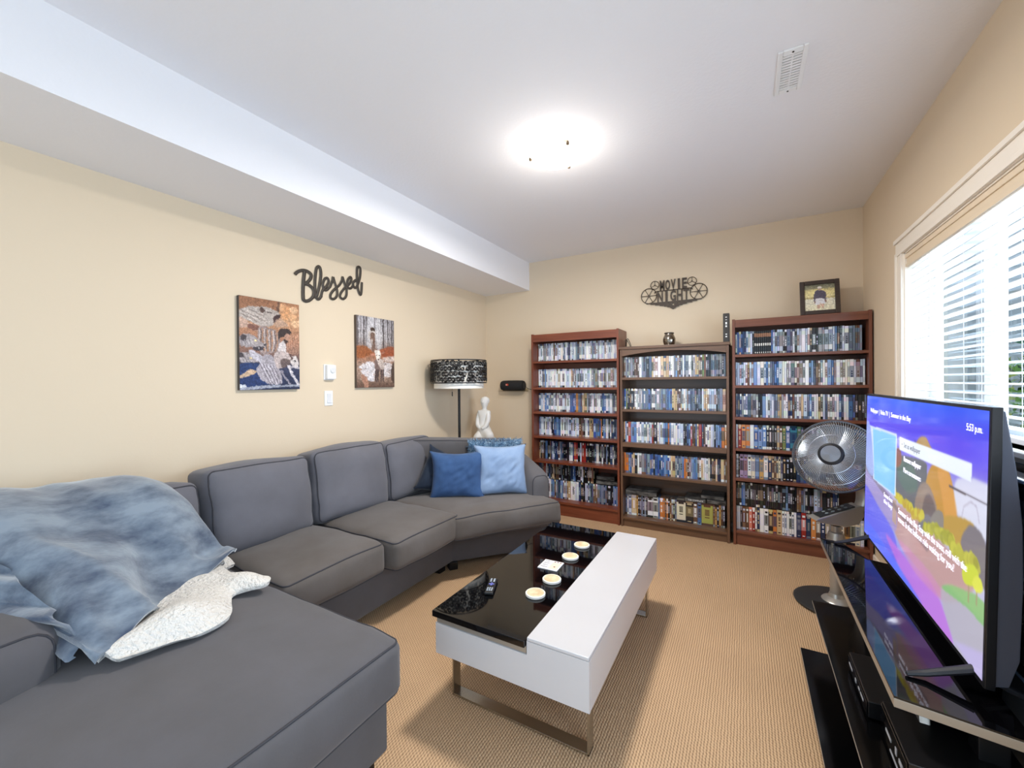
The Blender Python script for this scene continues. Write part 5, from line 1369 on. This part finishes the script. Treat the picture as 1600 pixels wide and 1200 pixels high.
bush([(.40, .55), (.45, .56), (.52, .57), (.58, .58), (.63, .57)], .018, (176, 146, 66), (196, 190, 74), 2)
bush([(.67, .61), (.72, .585), (.77, .58), (.81, .575), (.86, .60), (.91, .60), (.955, .59)], .02, (146, 146, 64), (188, 186, 78), 3)
p.poly([(.788, .815), (.836, .764), (.918, .726), (.97, .704), (1.01, .72), (1.01, .79), (.919, .79)], (128, 176, 116), .95, 2)
p.line([(.93, .69), (.93, .76)], .006, (150, 140, 110)); p.line([(.966, .68), (.966, .74)], .005, (150, 140, 110))
p.poly([(.895, .662), (.91, .628), (.94, .605), (.966, .611), (.972, .645), (.941, .69), (.905, .698)], (190, 200, 70), 1, 1); p.poly([(.944, .675), (.961, .637), (.985, .637), (.99, .672), (.965, .695)], (206, 210, 84), 1, 1)
p.poly([(.371, .60), (.412, .59), (.414, .735), (.372, .73)], (176, 152, 140), .9, 1, False); p.poly([(.0, .50), (.2, .56), (.7, .70), (.68, .72), (.2, .60), (.0, .54)], (110, 100, 108), .55, 2, False)
p.poly([(.02, .21), (.396, .205), (.40, .22), (.40, .575), (.12, .57), (.10, .40), (.06, .22)], (206, 222, 246), .9, 1, False); p.poly([(.10, .225), (.39, .22), (.39, .567), (.135, .562), (.12, .4)], (128, 188, 242), 1, 2, False)
p.poly([(0, .2), (.06, .22), (.11, .4), (.12, .55), (0, .5)], (150, 168, 224), .85, 3)
p.poly([(.43, .218), (.929, .218), (.927, .290), (.43, .290)], (220, 228, 242), 1, 1, False)
SCR = mat('lit_tv_screen', (255, 255, 255), .08, spec=.25, attr_emit=.78)
o3 = TVM(SXX - .0006, SY1 - .003, SZ1 - .003); ey = TVM(SXX - .0006, SY1 - .003, SZ0 + .002) - o3; ex = Vector((0, -(SY1 - SY0 - .006), 0))
scr = p.obj('screen', SCR, o3, ex, ey, tv)
def scr_text(body, s, t, size, col, xs=1.0, width=None):
    M = basis(Vector(o3) + ex * s + ey * t + Vector((-.0012, 0, 0)), ex, -ey)
    bm = text_bm(body, size, .0002, xs=1.0)
    xm = max(v.co.x for v in bm.verts)
    k = (width * ex.length / xm) if width else xs
    for v in bm.verts: v.co = M @ Vector((v.co.x * k, v.co.y, v.co.z))
    obj('caption', bm, col, scr, local=True, smooth=0)
TW = mat('screen_text_white', (240, 240, 255), .5, emit=((232, 232, 255), .75)); TD = mat('screen_text_dark', (90, 94, 106), .5, emit=((96, 100, 112), .6))
scr_text('Wallpaper  |  Roku TV  |  Summer in the Bay', .06, .112, .030, TW, width=.47)
scr_text('5:53 p.m.', .90, .088, .030, TW, width=.075)
scr_text('\u2022  Set as wallpaper', .452, .264, .030, TD, width=.165)
scr_text('Remove wallpaper', .475, .340, .030, TW, width=.15)
scr_text('More screensavers', .475, .402, .030, TW, width=.15)
scr_text('Summer in the Bay. Stay with the trees, roll with the', .435, .652, .034, TW, width=.485)
scr_text('waves. Is that balloon ride waiting for you?', .435, .698, .034, TW, width=.42)
scr_text('Scenes from', .27, .625, .028, TW, width=.10); scr_text('the bay', .27, .665, .028, TW, width=.10)

# ------------------------------------------------------------------ pedestal fan
fx, fy = .46, 3.06
fan = thing('pedestal_fan', 'silver and black pedestal fan standing between the bookcase and the television', 'fan', (fx, fy, 0))
obj('base_disc', lathe(BM(), [(.19, .004), (.21, .008), (.212, .016), (.19, .026), (.06, .034), (.004, .034)], 48, (fx, fy, 0)), mat('charcoal_base', (44, 44, 44), .45), fan)
obj('pole_flare', lathe(BM(), [(.075, .03), (.068, .04), (.04, .055), (.034, .075)], 32, (fx, fy, 0)), SILVER, fan)
obj('pole', lathe(BM(), [(.031, .06), (.031, .36)], 28, (fx, fy, 0)), SILVER, fan)
obj('pole_collar', lathe(BM(), [(.031, .35), (.045, .362), (.047, .40), (.036, .435), (.026, .44), (.026, .475)], 28, (fx, fy, 0)), SILVER, fan)
nrm = Vector((-.36, -.88, .30)).normalized()
hc = Vector((.432, 2.965, .905))                        # middle of the front grille
hor = Vector((nrm.x, nrm.y, 0)).normalized(); side = Vector((-hor.y, hor.x, 0))
# control head: wedge that points into the room, black keypad on top, carried on past the pole into the bracket
hk = Vector((-.93, -.37, 0)).normalized(); sk = Vector((hk.y, -hk.x, 0)) * -1
MK = Matrix.Translation((fx, fy, .50)) @ Matrix((sk, hk, Vector((0, 0, 1)))).transposed().to_4x4()
bm = prism(BM(), [(-.125, .045), (-.125, .10), (-.105, .105), (.125, .022), (.13, .012), (.10, .0), (-.03, -.022), (-.10, .0)], -.045, .045, 'X', bev=.008, M=MK)
obj('control_head', bm, SILVER, fan, smooth=45)
Mp = MK @ Matrix.Translation((0, .012, .0635)) @ Matrix.Rotation(-.3455, 4, 'X')
obj('keypad', box(-.036, .036, -.10, .10, 0, .004, bev=.0012, M=Mp), mat('keypad_black', (26, 30, 32), .25), fan)
bm = BM()
for i in range(4):
    for k in (-.016, .016): lathe(bm, [(.009, .004), (.009, .0055), (.002, .0058)], 12, M=Mp @ Matrix.Translation((k, -.06 + i * .036, 0)))
obj('keys', bm, mat('key_grey', (120, 130, 134), .4), fan)['kind'] = 'stuff'
# curved bracket from the control head up to the motor
b0 = Vector((fx, fy, .565)) - hk * .105; b2 = hc - nrm * .17
pts = crom([b0, b0 - hk * .03 + Vector((0, 0, .04)), b0 - hk * .035 + Vector((0, 0, .12)), b0 - hk * .012 + Vector((0, 0, .20)), b2 - hk * .02 - Vector((0, 0, .04)), b2], 6)
obj('bracket', tube(BM(), [Vector(q_) for q_ in pts], .026, 12, False, (tuple(sk), 1.5)), SILVER, fan)
Mh = Matrix.Translation(hc) @ Matrix((side, nrm.cross(side), nrm)).transposed().to_4x4()
obj('motor_housing', lathe(BM(), [(.02, -.235), (.06, -.225), (.075, -.19), (.075, -.12), (.06, -.105), (.02, -.10)], 32, M=Mh), mat('motor_black', (30, 31, 33), .4), fan)
RG = .205
WIRE = mat('grille_wire', (196, 204, 214), .25, metal=.9)
obj('outer_ring', tube(BM(), [Mh @ Vector((RG * math.cos(a), RG * math.sin(a), -.03)) for a in np.linspace(0, 2 * PI, 64, endpoint=False)], .007, 8, True), mat('ring_grey', (88, 92, 100), .3, metal=.6), fan)
NW = 104
bm = BM()
for i in range(NW):
    a0 = 2 * PI * i / NW; pts = []
    for r, z, tw in ((.058, .034, 0), (.10, .036, .06), (.145, .03, .15), (.180, .014, .25), (.199, -.008, .31), (.205, -.028, .33)):
        pts.append(Mh @ Vector((r * math.cos(a0 + tw), r * math.sin(a0 + tw), z)))
    tube(bm, pts, .0019, 4)
gw = obj('front_wires', bm, WIRE, fan); gw['kind'] = 'stuff'
bm = BM()
for i in range(NW):
    a0 = 2 * PI * i / NW
    tube(bm, [Mh @ Vector((r * math.cos(a0), r * math.sin(a0), z)) for r, z in ((.07, -.105), (.15, -.10), (.19, -.08), (.205, -.035))], .0011, 4)
gw = obj('rear_wires', bm, WIRE, fan); gw['kind'] = 'stuff'
for r, z in ((.11, .0355), (.172, .019)):
    obj('brace_ring', tube(BM(), [Mh @ Vector((r * math.cos(a), r * math.sin(a), z)) for a in np.linspace(0, 2 * PI, 48, endpoint=False)], .0016, 5, True), WIRE, fan)
obj('hub_cap', lathe(BM(), [(.062, .028), (.064, .034), (.060, .042), (.050, .046), (.046, .042)], 40, M=Mh), mat('hub_ring_black', (28, 30, 34), .3), fan)
obj('hub_badge', lathe(BM(), [(.046, .040), (.047, .043), (.004, .046)], 40, M=Mh), mat('hub_chrome', (150, 156, 166), .15, metal=.9), fan)
BLD = mat('smoky_fan_blade', (150, 160, 176), .2, metal=.3)
for k in range(5):
    bm = BM(); a0 = k * 2 * PI / 5; rows = []
    for i in range(9):
        r = .035 + .145 * i / 8; wdt = .30 + .32 * math.sin(PI * (i / 8) ** .8 * .62)
        row = []
        for m_ in range(6):
            tt = m_ / 5; a = a0 + (tt - .5) * wdt * 1.7 + .35 * i / 8
            row.append(bm.verts.new(Mh @ Vector((r * math.cos(a), r * math.sin(a), -.038 + (tt - .5) * .045 * (1 - .25 * i / 8)))))
        rows.append(row)
    for i in range(8):
        for m_ in range(5): bm.faces.new([rows[i][m_], rows[i + 1][m_], rows[i + 1][m_ + 1], rows[i][m_ + 1]])
    bmesh.ops.solidify(bm, geom=bm.faces[:], thickness=.002)
    obj('blade', bm, BLD, fan, smooth=60)
obj('blade_hub', lathe(BM(), [(.04, -.07), (.042, -.03), (.038, -.015), (.004, -.012)], 28, M=Mh), BLACK, fan)
pts = crom([(fx + .1, fy + .18, .006), (fx + .2, fy + .3, .006), (.70, 3.5, .006), (.74, 3.7, .006)], 6)

# ------------------------------------------------------------------ audio rack behind the television, under the window
ar = thing('audio_rack', 'black audio rack with glass shelves under the window, right of the television', 'rack', (.715, 1.55, 0))
RX0, RX1, RY0, RY1 = .668, .782, .95, 2.02
for y in (RY0, RY1 - .02): obj('side_panel', box(RX0, RX1, y, y + .02, 0, 1.06, bev=.002), BLACK, ar)
obj('back_panel', box(RX1 - .006, RX1 - .001, RY0 + .02, RY1 - .02, 0, 1.06), BLACK, ar)
EDGE = mat('blue_glass_edge', (96, 116, 140), .1)
for z in (.06, .52, .76, 1.06):
    obj('shelf', box(RX0 - .012, RX1 - .008, RY0 + .02 * (z < 1), RY1 - .02 * (z < 1), z - .01, z, bev=.001), BGLASS, ar)
    obj('shelf_edge', box(RX0 - .0145, RX0 - .0122, RY0, RY1, z - .009, z - .001), EDGE, ar)
def unit(nm, label, y0, y1, z0, z1, cat, m=BLACK, knobs=()):
    t = thing(nm, label, cat, (.72, (y0 + y1) / 2, z0))
    obj('case_body', box(RX0 + .012, RX1 - .012, y0, y1, z0 + .001, z1, bev=.004), m, t)
    for y, z, r in knobs: obj('knob', lathe(BM(), [(r, 0), (r, .008), (r * .8, .011), (.001, .011)], 20, M=Matrix.Translation((RX0 + .012, y, z0 + z)) @ Matrix.Rotation(-PI / 2, 4, 'Y')), CHROME, t)
    return t
NAVYB = mat('blue_black_plastic', (34, 44, 60), .3)
unit('amplifier', 'black amplifier with two silver knobs on the middle shelf of the rack', 1.32, 1.97, .521, .70, 'amplifier', BLACK, [(1.86, .12, .016), (1.78, .12, .02), (1.70, .12, .012)])
unit('tape_deck', 'dark blue-black deck with silver screws on the top shelf of the rack', 1.32, 1.97, .761, .99, 'deck', NAVYB, [(1.86, .17, .004), (1.86, .08, .004), (1.74, .17, .004)])
unit('speaker_box', 'grey-fronted speaker cabinet at the bottom of the rack', 1.56, 1.97, .061, .42, 'speaker', mat('grey_speaker_cloth', (96, 98, 102), .8), [])
